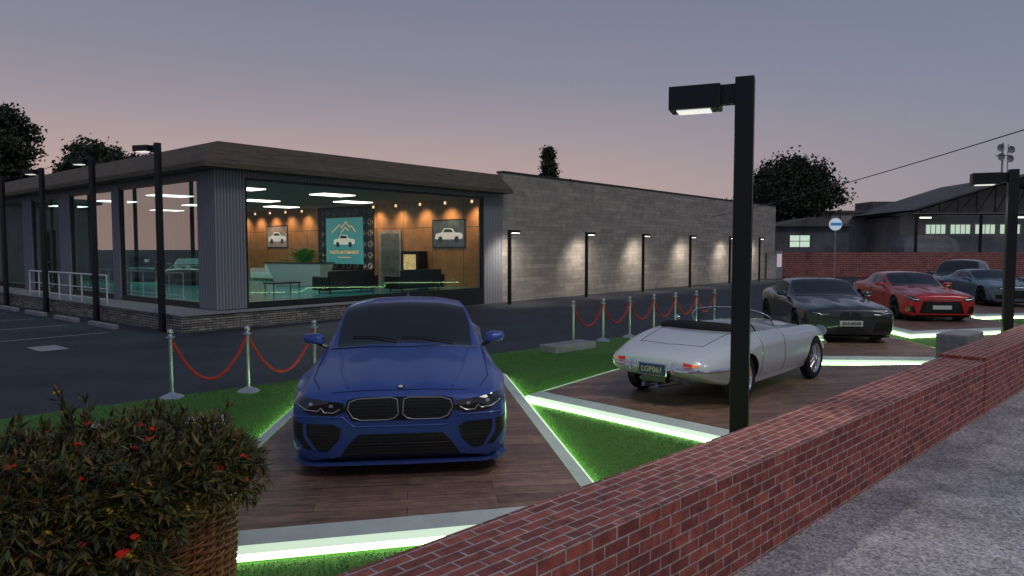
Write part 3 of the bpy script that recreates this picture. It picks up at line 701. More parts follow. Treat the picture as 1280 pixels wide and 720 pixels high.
def new_car(label,stations,matfn,paint,axles,r,front,phi,L,z=.143,arch=.05,sub=(5,6),ten=.5):
    hx,hy=math.cos(R(phi)),math.sin(R(phi)); loc=(front[0]-hx*L/2,front[1]-hy*L/2,z)
    e=thing('parked_car',label,'car',loc,R(phi+180),'cars on display')
    mats=[paint,m_well,m_cglass,m_cglass,m_cglass,m_trim]
    st=[(x-L/2,p) for x,p in stations]; mf=lambda x,t:matfn(x+L/2,t)
    me=loft(st,mf,mats,*sub,ten=ten)
    axl=[a-L/2 for a in axles]
    b=bmesh.new(); b.from_mesh(me); bvh=BVHTree.FromBMesh(b); b.free()
    c=[]
    for a in axl:
        for sg in (-1,1):
            y0,y1=(.60,1.3) if sg>0 else (-1.3,-.60); c.append((a,r,r+arch,y0,y1))
    me2=cutwells(me,c,mats,1)
    submesh(me2,(0,1,5),'body',e); submesh(me2,(2,),'windscreen',e); submesh(me2,(3,),'side_window',e,side=1); submesh(me2,(3,),'side_window',e,side=-1); submesh(me2,(4,),'rear_window',e)
    return {'e':e,'bvh':bvh,'L':L,'me':me2},axl
sedan=[
(0.00,[(0,.20),(.68,.20),(.80,.27),(.83,.44),(.82,.63),(.74,.705),(.48,.745),(.20,.755),(0,.755)]),
(0.04,[(0,.17),(.77,.17),(.89,.26),(.91,.46),(.895,.67),(.80,.75),(.50,.785),(.22,.80),(0,.80)]),
(0.15,[(0,.17),(.82,.17),(.945,.27),(.96,.48),(.94,.71),(.83,.785),(.53,.82),(.25,.855),(0,.835)]),
(0.40,[(0,.17),(.87,.17),(.975,.28),(.99,.50),(.97,.745),(.85,.825),(.56,.85),(.27,.898),(0,.87)]),
(0.83,[(0,.17),(.88,.17),(.99,.28),(1.015,.50),(1.0,.79),(.87,.865),(.59,.888),(.29,.948),(0,.918)]),
(1.25,[(0,.17),(.86,.17),(.945,.26),(.955,.50),(.965,.82),(.86,.90),(.60,.928),(.30,.984),(0,.96)]),
(1.62,[(0,.17),(.86,.17),(.93,.26),(.94,.50),(.955,.84),(.87,.94),(.77,.98),(.38,1.018),(0,1.028)]),
(1.95,[(0,.17),(.86,.17),(.93,.26),(.94,.50),(.95,.855),(.88,.955),(.765,1.14),(.41,1.21),(0,1.23)]),
(2.35,[(0,.17),(.86,.17),(.93,.26),(.94,.50),(.95,.87),(.88,.965),(.70,1.365),(.40,1.425),(0,1.44)]),
(2.90,[(0,.17),(.86,.17),(.93,.26),(.945,.50),(.955,.89),(.88,.985),(.67,1.395),(.38,1.455),(0,1.47)]),
(3.40,[(0,.17),(.86,.17),(.95,.26),(.965,.50),(.97,.92),(.85,1.01),(.64,1.36),(.36,1.415),(0,1.43)]),
(3.72,[(0,.17),(.87,.17),(.97,.28),(.995,.52),(.985,.94),(.82,1.03),(.62,1.24),(.34,1.29),(0,1.305)]),
(4.10,[(0,.18),(.86,.18),(.96,.28),(.985,.54),(.955,.95),(.80,1.05),(.59,1.085),(.33,1.11),(0,1.12)]),
(4.45,[(0,.22),(.82,.22),(.92,.32),(.94,.58),(.90,.92),(.75,1.04),(.52,1.07),(.28,1.085),(0,1.09)]),
(4.64,[(0,.28),(.74,.28),(.84,.38),(.86,.60),(.83,.86),(.72,.98),(.50,1.02),(.26,1.04),(0,1.045)]),
(4.72,[(0,.34),(.60,.34),(.72,.42),(.75,.60),(.72,.80),(.62,.90),(.44,.94),(.22,.95),(0,.955)])]
def sedan_mat(sx=1,coupe=False):
    def f(x,t):
        x=x/sx
        if 1.62<x<2.35 and t>6.16: return 2
        if 3.40<x<4.10 and t>6.16: return 4
        if 1.97<x<(3.75 if not coupe else 3.6) and 5.16<t<5.84:
            if 2.78<x<2.86: return 5
            return 3
        if t<1.0 or (t<2.0 and .9<x<4.0 and t<1.6): return 5
        return 0
    return f
def scl(st,sx,sy,sz,roof=1.0):
    return [(x*sx,[(y*sy,(z if z<.95 else .95+(z-.95)*roof)*sz) for y,z in p]) for x,p in st]
def mirrors(C,x,z,y,mat):
    for sg in(-1,1):
        t=MB()
        prof=[(0,-.055),(.05,-.06),(.20,-.045),(.235,.01),(.21,.06),(.06,.065),(0,.03)]
        v=[]; 
        for dx,sc in ((-.07,.55),(-.045,.9),(0,1),(.06,1),(.075,.9)):
            for a,b in prof: v.append((x+dx+a*.12,sg*(y+.12+(a-.12)*sc),z+b*sc))
        n=len(prof); F=[(k*n+i,k*n+(i+1)%n,(k+1)*n+(i+1)%n,(k+1)*n+i) for k in range(4) for i in range(n)]+[tuple(range(n))[::-1],tuple(4*n+i for i in range(n))]
        t.add(v,F); t.obj('wing_mirror',mat,C['e'],smooth=True,ang=50)
        m=MB(); m.tube([(x,sg*(y-.04),z-.09),(x,sg*(y+.03),z-.06),(x,sg*(y+.08),z-.03)],.022,6); m.obj('mirror_stalk',m_trim,C['e'],smooth=True)
def common(C,L,sx,sy,sz):
    c=lambda x:x*sx-L/2
    seam(C,[(c(1.72),.3*sz),(c(1.68),.80*sz),(c(1.80),.93*sz)],'s+',.004,m_well,mirror=True)
    seam(C,[(c(2.82),.28*sz),(c(2.84),.96*sz)],'s+',.004,m_well,mirror=True)
    seam(C,[(c(1.72),.27*sz),(c(2.82),.27*sz)],'s+',.004,m_well,mirror=True)
    seam(C,[(c(2.55),.86*sz),(c(2.74),.865*sz)],'s+',.013,m_trim,name='door_handle',off=.012,mirror=True)
    seam(C,[(c(1.58),-.86*sy),(c(.5),-.82*sy),(c(.16),-.72*sy)],'t',.0045,m_well,mirror=True)
    seam(C,[(c(1.60),-.80*sy),(c(1.52),-.4*sy),(c(1.5),0),(c(1.52),.4*sy),(c(1.60),.80*sy)],'t',.010,m_trim,name='cowl')
m_blue=M('blue_paint',(.042,.09,.34),rough=.42,metal=.3,coat=.35)
L=4.72; BS=(1,1.03,1.0)
C,axl=new_car('bright blue sports sedan on wooden platform, front facing the wall',scl(sedan,*BS),sedan_mat(),m_blue,(.83,3.68),.345,(-1.02,6.40),-83,L,ten=.22,sub=(6,6))
common(C,L,*BS); make_wheels(C,axl,.345,.885,.27,m_rimb)
mirrors(C,1.80-L/2,1.06,.93,m_blue)
kid=[(.018,.60),(.06,.560),(.12,.548),(.36,.548),(.43,.575),(.475,.65),(.455,.715),(.38,.740),(.08,.748),(.03,.730)]
patch(C,[(-.50,.65),(-.43,.54),(.43,.54),(.50,.65),(.475,.73),(.39,.752),(-.39,.752),(-.475,.73)],'f',m_trim,'grille_housing',off=.006)
patch(C,kid,'f',m_mesh,'kidney_grille',off=.014,mirror=True)
seam(C,kid,'f',.0055,m_drl,'grille_surround',off=.014,mirror=True,close=True)
hl=[(.495,.630),(.60,.592),(.80,.612),(.965,.700),(.985,.775),(.82,.750),(.64,.722),(.51,.705)]
patch(C,hl,'f',m_hl,'headlight',off=.010,mirror=True,cell=.03)
seam(C,[(.54,.652),(.60,.62),(.68,.625),(.71,.665),(.74,.638),(.84,.652),(.92,.70)],'f',.006,m_drl,'daytime_light',off=.016,mirror=True)
for yy,zz in ((.62,.682),(.80,.702)):
    patch(C,[(yy+.020*math.cos(a),zz+.015*math.sin(a)) for a in np.linspace(0,2*math.pi,12,endpoint=False)],'f',m_drl,'projector_lamp',off=.013,cell=.05,mirror=True)
lg=[(-.54,.215),(.54,.215),(.48,.31),(.38,.415),(-.38,.415),(-.48,.31)]
patch(C,lg,'f',m_mesh,'lower_grille',off=.010)
patch(C,[(-.64,.185),(.64,.185),(.60,.207),(-.60,.207)],'f',m_trim,'lower_lip',off=.010)
seam(C,[(-.44,.325),(.44,.325)],'f',.007,m_trim,'grille_bar',off=.016)
patch(C,[(.56,.36),(.66,.265),(.86,.295),(.965,.43),(.975,.555),(.88,.525),(.60,.51),(.53,.465)],'f',m_mesh,'side_intake',off=.010,mirror=True,cell=.03)
patch(C,[(.75,.28),(.785,.285),(.87,.42),(.87,.53),(.84,.525),(.835,.42)],'f',m_blue,'intake_blade',off=.024,depth=.03,mirror=True,cell=.03)
seam(C,[(.0,.485),(.42,.485),(.52,.575),(.95,.590)],'f',.009,m_blue,'bumper_crease',off=-.002,mirror=True)
seam(C,[(.12-L/2,.48),(.6-L/2,.58),(1.1-L/2,.64),(1.5-L/2,.70)],'t',.018,m_blue,'bonnet_crease',off=-.007,mirror=True)
seam(C,[(.06-L/2,-.62),(.05-L/2,-.3),(.045-L/2,0),(.05-L/2,.3),(.06-L/2,.62)],'t',.004,m_well,'bonnet_gap')
mb=MB(); mb.lathe([(0,.004),(.034,.004),(.036,0)],24); o=mb.obj('roundel',m_trim,C['e'],smooth=True)
h=cast(C['bvh'],'t',.09-L/2,0,.004); o.location=h; o.rotation_euler=(0,R(-22),0)
o2=MB().lathe([(0,.006),(.022,.006)],24).obj('roundel_face',m_white,o)
mb=MB(); pts=[(0,0),(.74,.02),(.90,.09),(1.0,.26)]
pl=[(-L/2-.03+b,a) for a,b in pts]+[(-L/2+.5,.98),(-L/2+.5,-.98)]+[(-L/2-.03+b,-a) for a,b in pts[::-1]][:-1]
mb.prism(pl,.13,.155); mb.obj('splitter',m_blue,C['e'])
for sg in(-1,1): MB().bx(-L/2+1.25,-L/2+3.2,min(sg*.86,sg*1.005),max(sg*.86,sg*1.005),.13,.165).obj('side_skirt',m_trim,C['e'])
MB().tube([cast(C['bvh'],'t',1.66-L/2,-.55,.02),cast(C['bvh'],'t',1.72-L/2,-.2,.02),cast(C['bvh'],'t',1.72-L/2,.05,.02)],.006,6).obj('wiper',m_trim,C['e'])
MB().tube([cast(C['bvh'],'t',1.66-L/2,.1,.02),cast(C['bvh'],'t',1.74-L/2,.35,.02),cast(C['bvh'],'t',1.78-L/2,.6,.02)],.006,6).obj('wiper',m_trim,C['e'])
mb=MB(); mb.add([(3.15-L/2,.02,1.45),(3.15-L/2,-.02,1.45),(3.35-L/2,-.02,1.43),(3.35-L/2,.02,1.43),(3.33-L/2,0,1.51)],[(0,1,4),(1,2,4),(2,3,4),(3,0,4)]); mb.obj('roof_antenna',m_blue,C['e'])
m_gun=M('dark_grey_paint',(.032,.037,.046),rough=.30,metal=.4,coat=.9)
m_pw=M('plate_white',(.7,.7,.68)); m_ink=M('plate_ink',(.02,.03,.08))
def modern(label,paint,front,phi,sx,sy,sz,roof,kind,z=.143,rim=m_rimb,coupe=True):
    L=4.72*sx
    C,axl=new_car(label,scl(sedan,sx,sy,sz,roof),sedan_mat(sx,coupe),paint,(.83*sx,3.66*sx),.34,front,phi,L,sub=(4,5),z=z,ten=.4)
    common(C,L,sx,sy,sz); make_wheels(C,axl,.34,.85*sy,.26,rim); mirrors(C,1.85*sx-L/2,1.02*sz,.90*sy,paint)
    if kind=='tallgrille':
        k=[(.03,.36),(.17,.34),(.22,.45),(.22,.62),(.16,.68),(.05,.69),(.03,.6)]
        patch(C,k,'f',m_mesh,'kidney_grille',off=.012,mirror=True); seam(C,k,'f',.008,m_trim,'grille_surround',off=.012,mirror=True,close=True)
        patch(C,[(.42,.62),(.62,.60),(.88,.655),(.92,.71),(.60,.68),(.43,.675)],'f',m_hl,'headlight',off=.008,mirror=True)
        seam(C,[(.48,.64),(.62,.625),(.66,.65),(.82,.675)],'f',.009,m_drl,'daytime_light',off=.014,mirror=True)
        patch(C,[(.46,.24),(.80,.28),(.92,.48),(.54,.46)],'f',m_trim,'side_intake',off=.006,mirror=True)
        patch(C,[(-.24,.38),(.24,.38),(.24,.50),(-.24,.50)],'f',m_pw,'number_plate',off=.05,depth=.03,cell=.5)
        patch(C,[(-.36,.21),(.36,.21),(.30,.32),(-.30,.32)],'f',m_mesh,'lower_grille',off=.008)
        Mx=Matrix.Translation((-L/2-.092,0,.44))@Matrix(((0,0,-1,0),(-1,0,0,0),(0,1,0,0),(0,0,0,1)))
        textmesh('plate_lettering','8AN4500',.10,m_ink,C['e'],Mx,bold=True)
    elif kind=='gtr':
        patch(C,[(-.60,.24),(.60,.24),(.50,.58),(-.50,.58)],'f',m_trim,'grille_housing',off=.006)
        patch(C,[(-.50,.28),(.50,.28),(.43,.56),(-.43,.56)],'f',m_mesh,'grille',off=.014)
        seam(C,[(-.42,.61),(-.2,.635),(.2,.635),(.42,.61)],'f',.012,m_trim,'bumper_vent',off=.006)
        patch(C,[(-.25,.36),(.25,.36),(.25,.47),(-.25,.47)],'f',m_pw,'number_plate',off=.035,depth=.03,cell=.5)
        patch(C,[(.56,.60),(.74,.575),(.90,.62),(.965,.76),(.84,.745),(.62,.67)],'f',m_hl,'headlight',off=.008,mirror=True)
        seam(C,[(.62,.63),(.76,.64),(.91,.73)],'f',.012,m_drl,'daytime_light',off=.014,mirror=True)
        patch(C,[(.68,.24),(.90,.28),(.95,.46),(.74,.44)],'f',m_trim,'side_intake',off=.006,mirror=True)
        for sg in (-1,1): patch(C,[(1.0-L/2,sg*.30),(1.22-L/2,sg*.30),(1.22-L/2,sg*.46),(1.0-L/2,sg*.42)],'t',m_trim,'bonnet_vent',off=.006)
        mb=MB(); mb.bx(L/2-.30,L/2-.06,-.72,.72,1.12,1.145); mb.bx(L/2-.24,L/2-.12,-.60,-.57,.94,1.12); mb.bx(L/2-.24,L/2-.12,.57,.60,.94,1.12); mb.obj('rear_wing',paint,C['e'])
    else:
        patch(C,[(-.40,.30),(.40,.30),(.46,.44),(.36,.58),(-.36,.58),(-.46,.44)],'f',m_mesh,'grille',off=.008)
        patch(C,[(.50,.62),(.70,.60),(.90,.69),(.90,.75),(.56,.70)],'f',m_hl,'headlight',off=.008,mirror=True)
        seam(C,[(.56,.65),(.70,.65),(.84,.71)],'f',.010,m_drl,'daytime_light',off=.014,mirror=True)
        patch(C,[(.58,.26),(.84,.30),(.90,.44),(.62,.42)],'f',m_trim,'side_intake',off=.006,mirror=True)
    mb=MB(); mb.prism([(-L/2-.02,-.64*sy),(-L/2-.02,.64*sy),(-L/2+.10,.88*sy),(-L/2+.4,.96*sy),(-L/2+.4,-.96*sy),(-L/2+.10,-.88*sy)],.13,.15); mb.obj('splitter',m_trim,C['e'])
    return C
modern('dark gunmetal grey coupe on wooden platform, angled toward the wall',m_gun,(7.50,15.6),-97,1.01,.99,.965,.88,'tallgrille')
m_redp=M('red_paint',(.58,.018,.024),rough=.35,metal=.1,coat=.9)
modern('bright red sports coupe on wooden platform with lit edge',m_redp,(12.25,20.1),-97,1.0,.98,.97,.88,'gtr')
m_bg=M('blue_grey_paint',(.12,.18,.25),rough=.35,metal=.3,coat=.9)
modern('blue-grey sports coupe beside the red coupe',m_bg,(18.2,25.2),-97,.98,.98,.93,.85,'plain')
m_bk=M('black_paint',(.010,.011,.014),rough=.25,coat=1)
modern('black sedan parked behind the red coupe',m_bk,(17.3,28.6),-140,1.0,1.0,1.16,1.12,'plain',z=-.0,coupe=False)
m_yel=M('yellow_paint',(.12,.10,.015),rough=.3,coat=1)
q=W(6,15,.503); modern('black and yellow sports car inside the showroom',m_yel,(q[0]+1,q[1]-2),-75,.98,.98,.93,.85,'plain',z=.503)
q=W(6,20.2,.503); modern('dark sports car inside the showroom behind glass',m_gun,(q[0]+1,q[1]-2),-60,.98,.98,.93,.85,'plain',z=.503)

# --- white roadster
rd=[
(0.00,[(0,.44),(.18,.44),(.25,.47),(.27,.52),(.25,.57),(.20,.60),(.12,.61),(.06,.615),(0,.615)]),
(0.12,[(0,.38),(.34,.38),(.44,.43),(.47,.51),(.43,.59),(.35,.635),(.22,.655),(.10,.665),(0,.665)]),
(0.35,[(0,.29),(.50,.29),(.60,.36),(.64,.49),(.60,.62),(.49,.69),(.33,.70),(.16,.715),(0,.72)]),
(0.70,[(0,.23),(.60,.23),(.70,.31),(.755,.47),(.72,.68),(.60,.765),(.42,.74),(.20,.775),(0,.785)]),
(1.15,[(0,.20),(.64,.20),(.745,.29),(.80,.46),(.77,.72),(.63,.815),(.43,.785),(.20,.845),(0,.86)]),
(1.75,[(0,.19),(.66,.19),(.76,.28),(.815,.46),(.79,.72),(.66,.82),(.44,.825),(.21,.88),(0,.895)]),
(2.18,[(0,.19),(.68,.19),(.77,.28),(.825,.46),(.80,.73),(.70,.82),(.50,.875),(.24,.905),(0,.915)]),
(2.30,[(0,.19),(.68,.19),(.77,.28),(.825,.46),(.805,.73),(.72,.83),(.60,.86),(.30,.88),(0,.89)]),
(2.36,[(0,.19),(.68,.19),(.77,.28),(.825,.46),(.805,.73),(.73,.83),(.64,.84),(.60,.45),(0,.42)]),
(3.10,[(0,.19),(.68,.19),(.77,.28),(.83,.46),(.82,.73),(.73,.835),(.64,.85),(.60,.45),(0,.42)]),
(3.17,[(0,.20),(.68,.20),(.775,.29),(.835,.46),(.83,.74),(.73,.845),(.60,.87),(.30,.875),(0,.875)]),
(3.40,[(0,.20),(.68,.20),(.78,.29),(.845,.47),(.84,.73),(.72,.83),(.54,.865),(.27,.87),(0,.875)]),
(3.80,[(0,.25),(.66,.25),(.76,.33),(.83,.47),(.81,.67),(.70,.765),(.50,.80),(.25,.81),(0,.815)]),
(4.15,[(0,.33),(.62,.33),(.71,.39),(.77,.49),(.74,.61),(.63,.69),(.45,.725),(.22,.74),(0,.745)]),
(4.38,[(0,.42),(.56,.42),(.64,.44),(.68,.51),(.65,.58),(.56,.635),(.40,.665),(.20,.675),(0,.68)]),
(4.45,[(0,.46),(.48,.46),(.55,.48),(.58,.52),(.55,.56),(.48,.59),(.34,.615),(.16,.625),(0,.625)])]
def rdm(x,t):
    if 2.33<x<3.12 and t>6.3: return 5
    return 0
m_wp=M('white_car_paint',(.56,.60,.64),rough=.30,metal=.05,coat=.8)
S=1.06
rds=[(x*S,[(y*S,z*S) for y,z in p]) for x,p in rd]; L=4.45*S; phi=47
hx,hy=math.cos(R(phi)),math.sin(R(phi))
ctr=(3.50,11.08); front=(ctr[0]+hx*L/2,ctr[1]+hy*L/2)
C,axl=new_car('white classic open roadster seen from behind on wooden platform',rds,lambda x,t:rdm(x/S,t),m_wp,(1.12*S,3.56*S),.335,front,phi,L,arch=.02,ten=.8)
make_wheels(C,axl,.335,.725*S,.16,M('wire_chrome',(.85,.85,.87),rough=.2,metal=.8),wire=True)
c=lambda x:x*S-L/2
for sg in(-1,1):
    bm=[(4.50,.20),(4.50,.34),(4.48,.48),(4.43,.60),(4.32,.70),(4.15,.775),(3.98,.81)]
    MB().tube([(c(x),sg*y*S,.50*S) for x,y in bm],[.026,.030,.030,.030,.030,.026,.018],8).obj('rear_bumper',m_chrome,C['e'],smooth=True)
    MB().tube([(c(4.51),sg*.30*S,.44*S),(c(4.53),sg*.30*S,.50*S),(c(4.51),sg*.30*S,.58*S)],[.018,.03,.012],8).obj('overrider',m_chrome,C['e'],smooth=True)
    fb=[(.02,.16),(.08,.34),(.22,.52),(.42,.66),(.60,.74)]
    MB().tube([(c(x)-.03,sg*y*S,.50*S) for x,y in fb],.028,8).obj('front_bumper',m_chrome,C['e'],smooth=True)
    MB().tube([(c(.42),sg*.60*S,.655*S),(c(.36),sg*.60*S,.655*S)],[.10,.09],16).obj('headlight',m_drl,C['e'],smooth=True)
patch(C,[(.42*S,.548*S),(.53*S,.548*S),(.53*S,.580*S),(.42*S,.590*S)],'r',m_red,'tail_light',off=.012,mirror=True)
patch(C,[(.53*S,.548*S),(.61*S,.548*S),(.60*S,.567*S),(.53*S,.580*S)],'r',m_amb,'indicator',off=.012,mirror=True)
MB().bx(L/2+.02,L/2+.05,-.22,.22,.39*S,.55*S).obj('plate_recess',m_chrome,C['e'],bevel=.01)
MB().bx(L/2+.051,L/2+.056,-.20,.20,.405*S,.535*S).obj('number_plate',M('plate_dark',(.015,.035,.11),rough=.4),C['e'])
Mx=Matrix.Translation((L/2+.06,0,.47*S))@Matrix(((0,0,1,0),(1,0,0,0),(0,1,0,0),(0,0,0,1)))
textmesh('plate_lettering','LGP061',.10,M('plate_yellow',(.4,.38,.25)),C['e'],Mx,bold=True)
MB().bx(L/2-.12,L/2+.02,-.19,.19,.30*S,.44*S).obj('rear_valance',m_trim,C['e'],bevel=.02)
for sg in(-1,1): MB().tube([(L/2-.6,sg*.06,.24),(L/2-.15,sg*.07,.27),(L/2+.10,sg*.10,.30)],.03,12).obj('exhaust',m_chrome,C['e'],smooth=True)
m_soft=M('soft_top',(.015,.014,.014),rough=.9)
ys=np.linspace(-.62,.62,15)
mb=MB(); mb.tube([(c(3.22+.10*(1-abs(y)/.62)),y*S,(.885+.02*math.cos(y*2))*S) for y in ys],[.03+.035*math.cos(y/.62*1.3) for y in ys],10)
mb.tube([(c(3.12+.08*(1-abs(y)/.62)),y*S,(.90+.02*math.cos(y*2))*S) for y in ys],[.03+.03*math.cos(y/.62*1.3) for y in ys],10); mb.obj('folded_roof',m_soft,C['e'],smooth=True)
m_lea=M('dark_leather',(.03,.018,.014),rough=.5)
for sg in(-1,1):
    t=MB(); t.box((c(2.82),sg*.31,.50),(.46,.44,.16)); t.obj('seat',m_lea,C['e'],bevel=.05)
    t=MB(); t.box((c(3.04),sg*.31,.74),(.12,.42,.46),mat=Matrix.Rotation(R(14),3,'Y')); t.obj('seat_back',m_lea,C['e'],bevel=.05)
mb=MB(); mb.tube([(c(2.56)+.05*math.sin(a),.31+.19*math.cos(a),.84+.18*math.sin(a)) for a in np.linspace(0,2*math.pi,24,endpoint=False)],.012,6,closed=True); mb.cyl((c(2.40),.31,.80),(c(2.56),.31,.84),.015,n=6); mb.obj('steering_wheel',m_lea,C['e'],smooth=True)
arc=[]
for k in range(17):
    a=math.pi*k/16; sn_=(math.sin(a)**.5 if 0<k<16 else 0); arc.append((c(2.20)+.10*abs(math.cos(a))+.20*sn_,.62*S*math.cos(a),.90*S+.22*S*sn_-(0 if sn_ else .02)))
MB().tube(arc,.011,6).obj('windscreen_frame',m_chrome,C['e'],smooth=True)
mb=MB(); mb.add(arc+[(c(2.10),0,.90*S)],[(i,i+1,17) for i in range(16)]); mb.obj('windscreen',glassmat('clear_glass',(.80,.85,.87),.6,.06),C['e'])
mb=MB(); mb.sphere((c(2.5),-.80*S,.93*S),1,(.03,.06,.045),12); mb.cyl((c(2.5),-.78*S,.83*S),(c(2.5),-.80*S,.92*S),.01,n=6); mb.obj('wing_mirror',m_chrome,C['e'],smooth=True)
seam(C,[(c(3.25),-.55),(c(4.05),-.48),(c(4.12),0),(c(4.05),.48),(c(3.25),.55)],'t',.0045,m_well)
seam(C,[(c(2.38),.30*S),(c(2.36),.80*S)],'s+',.0045,m_well,mirror=True); seam(C,[(c(3.12),.30*S),(c(3.14),.80*S)],'s+',.0045,m_well,mirror=True)

# ------------------------------------------------------------------ concrete blocks
o=MB().box((0,0,.34),(1.05,.5,.72)).obj('concrete_bench',m_conc,bevel=.03,loc=(8.25,12.95,0),rz=R(42)); tag(o,'grey concrete block bench behind the brick wall','bench')
o=MB().box((0,0,.0),(1.3,.5,.30)).obj('concrete_kerb',m_conc,bevel=.02,loc=(1.25,15.6,.0),rz=R(42)); tag(o,'short raised concrete kerb at the turf edge','kerb')
o=MB().box((0,0,.05),(1.5,.40,.16)).obj('concrete_kerb',M('pale_conc',(.5,.5,.5),noise=.6,nscale=12),bevel=.02,loc=(-4.3,8.5,.0),rz=R(20)); tag(o,'pale speckled kerb block partly hidden by leaves','kerb')

# ------------------------------------------------------------------ planter
bx,by=-2.34,4.02; RB_,HB=.70,1.02
pl=thing('planter','tall woven wicker planter overflowing with flowering shrub','planter',(bx,by,0))
m_wick=M('wicker',(.26,.10,.032),rough=.6,noise=.65,nscale=22)
mb=MB(); ns=44
def rad(z): return RB_*(.93+.07*min(1,z/HB*1.15))
for k in range(ns):
    a=2*math.pi*k/ns; mb.tube([(rad(z)*math.cos(a),rad(z)*math.sin(a),z) for z in np.linspace(0,HB,6)],.009,5)
rows=int(HB/.021)
for j in range(rows):
    z=.011+j*.021; pts=[]
    for i in range(ns*2):
        a=2*math.pi*i/(ns*2); r=rad(z)+(.014 if ((i//2+j)%2) else -.013)*(1 if i%2==0 else .0)
        pts.append((r*math.cos(a),r*math.sin(a),z+random.uniform(-.003,.003)))
    mb.tube(pts,.0105,5,closed=True)
for dz,rr_ in ((0,.016),(.022,.018)):
    mb.tube([((RB_+.01*math.sin(20*a))*math.cos(a),(RB_+.01*math.sin(20*a))*math.sin(a),HB+dz+.006*math.sin(24*a)) for a in np.linspace(0,2*math.pi,120,endpoint=False)],rr_,6,closed=True)
mb.obj('basket',m_wick,pl,smooth=True)
MB().lathe([(0,HB-.06),(.6,HB-.06)],32).obj('soil',M('soil',(.02,.014,.01),rough=1,bump=.8),pl)
MB().lathe([(RB_*.90,.02),(RB_*.965,HB-.02)],40).obj('basket_lining',m_well,pl)
sh=thing('flowering_shrub','dense feathery shrub with red and yellow blossoms in wicker planter','shrub',(bx,by,HB-.05))
leafV=[];leafF=[]; stems=MB(); fl=MB(); fy=MB()
def leaf(p,d,n,L_,w_):
    d=d.normalized(); s=d.cross(n); 
    if s.length<1e-4: s=Vector((1,0,0))
    s.normalize(); i=len(leafV); leafV.extend([p,p+d*L_*.45+s*w_,p+d*L_,p+d*L_*.45-s*w_]); leafF.append((i,i+1,i+2,i+3))
def blossom(c_,big,mbx):
    for _ in range(9 if big else 6):
        q=Vector((random.uniform(-1,1),random.uniform(-1,1),random.uniform(-.2,1))).normalized(); mbx.sphere(c_+q*(.015 if big else .012),.012 if big else .010,(1,1,.7),6)
def stem(base,d,Ls,droop,flower):
    pts=[]; n=max(6,int(Ls/.055))
    for i in range(n):
        s=i/(n-1)*Ls; pts.append(base+d*s+Vector((0,0,-droop*s*s)))
    stems.tube([pts[0],pts[n//3],pts[2*n//3],pts[-1]],[.006,.004,.003,.002],4,caps=False)
    for i in range(1,n):
        t=(pts[i]-pts[i-1]).normalized(); side=t.cross(Vector((0,0,1)))
        if side.length<.01: side=Vector((1,0,0))
        side.normalize(); up=side.cross(t)
        for rep in range(6):
            ph=random.uniform(0,6.28); q=side*math.cos(ph)+up*math.sin(ph)+t*random.uniform(.2,1.1)
            leaf(pts[i]+t*random.uniform(-.03,.03),q,Vector((random.uniform(-.6,.6),random.uniform(-.6,.6),1)),random.uniform(.04,.10),random.uniform(.006,.012))
    for _ in range(5): leaf(pts[-1],t+Vector([random.uniform(-.6,.6) for _ in range(3)]),Vector((0,0,1)),random.uniform(.05,.09),.010)
    if flower<.055: blossom(pts[-1],True,fl)
    elif flower<.14: blossom(pts[-1],False,fy)
# crown
for k in range(380):
    a=random.uniform(0,2*math.pi); r0=.62*math.sqrt(random.random()); base=Vector((r0*math.cos(a),r0*math.sin(a),-.02))
    el=random.uniform(.15,1.35); Ls=random.uniform(.22,.46); a2=a+random.uniform(-.6,.6)
    right=max(0,math.cos(a2-R(20)))
    Ls*=(1-.4*right)*(1.35 if random.random()<.12 else 1)
    d=Vector((math.cos(a2)*math.cos(el),math.sin(a2)*math.cos(el),math.sin(el)))
    stem(base,d,Ls,random.uniform(.4,1.2),random.random())
# growth spilling over the rim towards the street
for k in range(520):
    a=R(random.uniform(165,318)); base=Vector((.64*math.cos(a),.64*math.sin(a),random.uniform(-.02,.10)))
    if k%2: dz=random.uniform(.05,.85)*(1 if a<R(298) else .35); base=Vector((.71*math.cos(a),.71*math.sin(a),.05-dz))
    d=Vector((math.cos(a)*.8+random.uniform(-.3,.3),math.sin(a)*.8+random.uniform(-.3,.3),random.uniform(-.3,.35))).normalized()
    stem(base,d,random.uniform(.22,.44)*(1 if a<R(298) else .7),random.uniform(.9,2.4),random.random())
for k in range(120):
    a=R(random.uniform(300,400)); base=Vector((.62*math.cos(a),.62*math.sin(a),random.uniform(.0,.06))); d=Vector((math.cos(a)*.8+random.uniform(-.2,.2),math.sin(a)*.8+random.uniform(-.2,.2),random.uniform(.2,.9))).normalized()
    stem(base,d,random.uniform(.14,.28),random.uniform(2,4.5),random.random())
mb=MB(); mb.v=[tuple(v) for v in leafV]; mb.f=leafF; mb.m=[0]*len(leafF)
mb.obj('leaves',leafmat('shrub_leaf',[(.09,.10,.018),(.15,.14,.024),(.045,.06,.016),(.20,.16,.027),(.22,.115,.027),(.085,.10,.024),(.028,.035,.012),(.04,.05,.014)]),sh,recalc=False)
stems.obj('stems',M('stem',(.05,.035,.015)),sh,recalc=False)
fl.obj('red_blossoms',M('petal_red',(.85,.035,.02),rough=.5),sh,smooth=True); fy.obj('yellow_blossoms',M('petal_yel',(.8,.48,.05),rough=.5),sh,smooth=True)

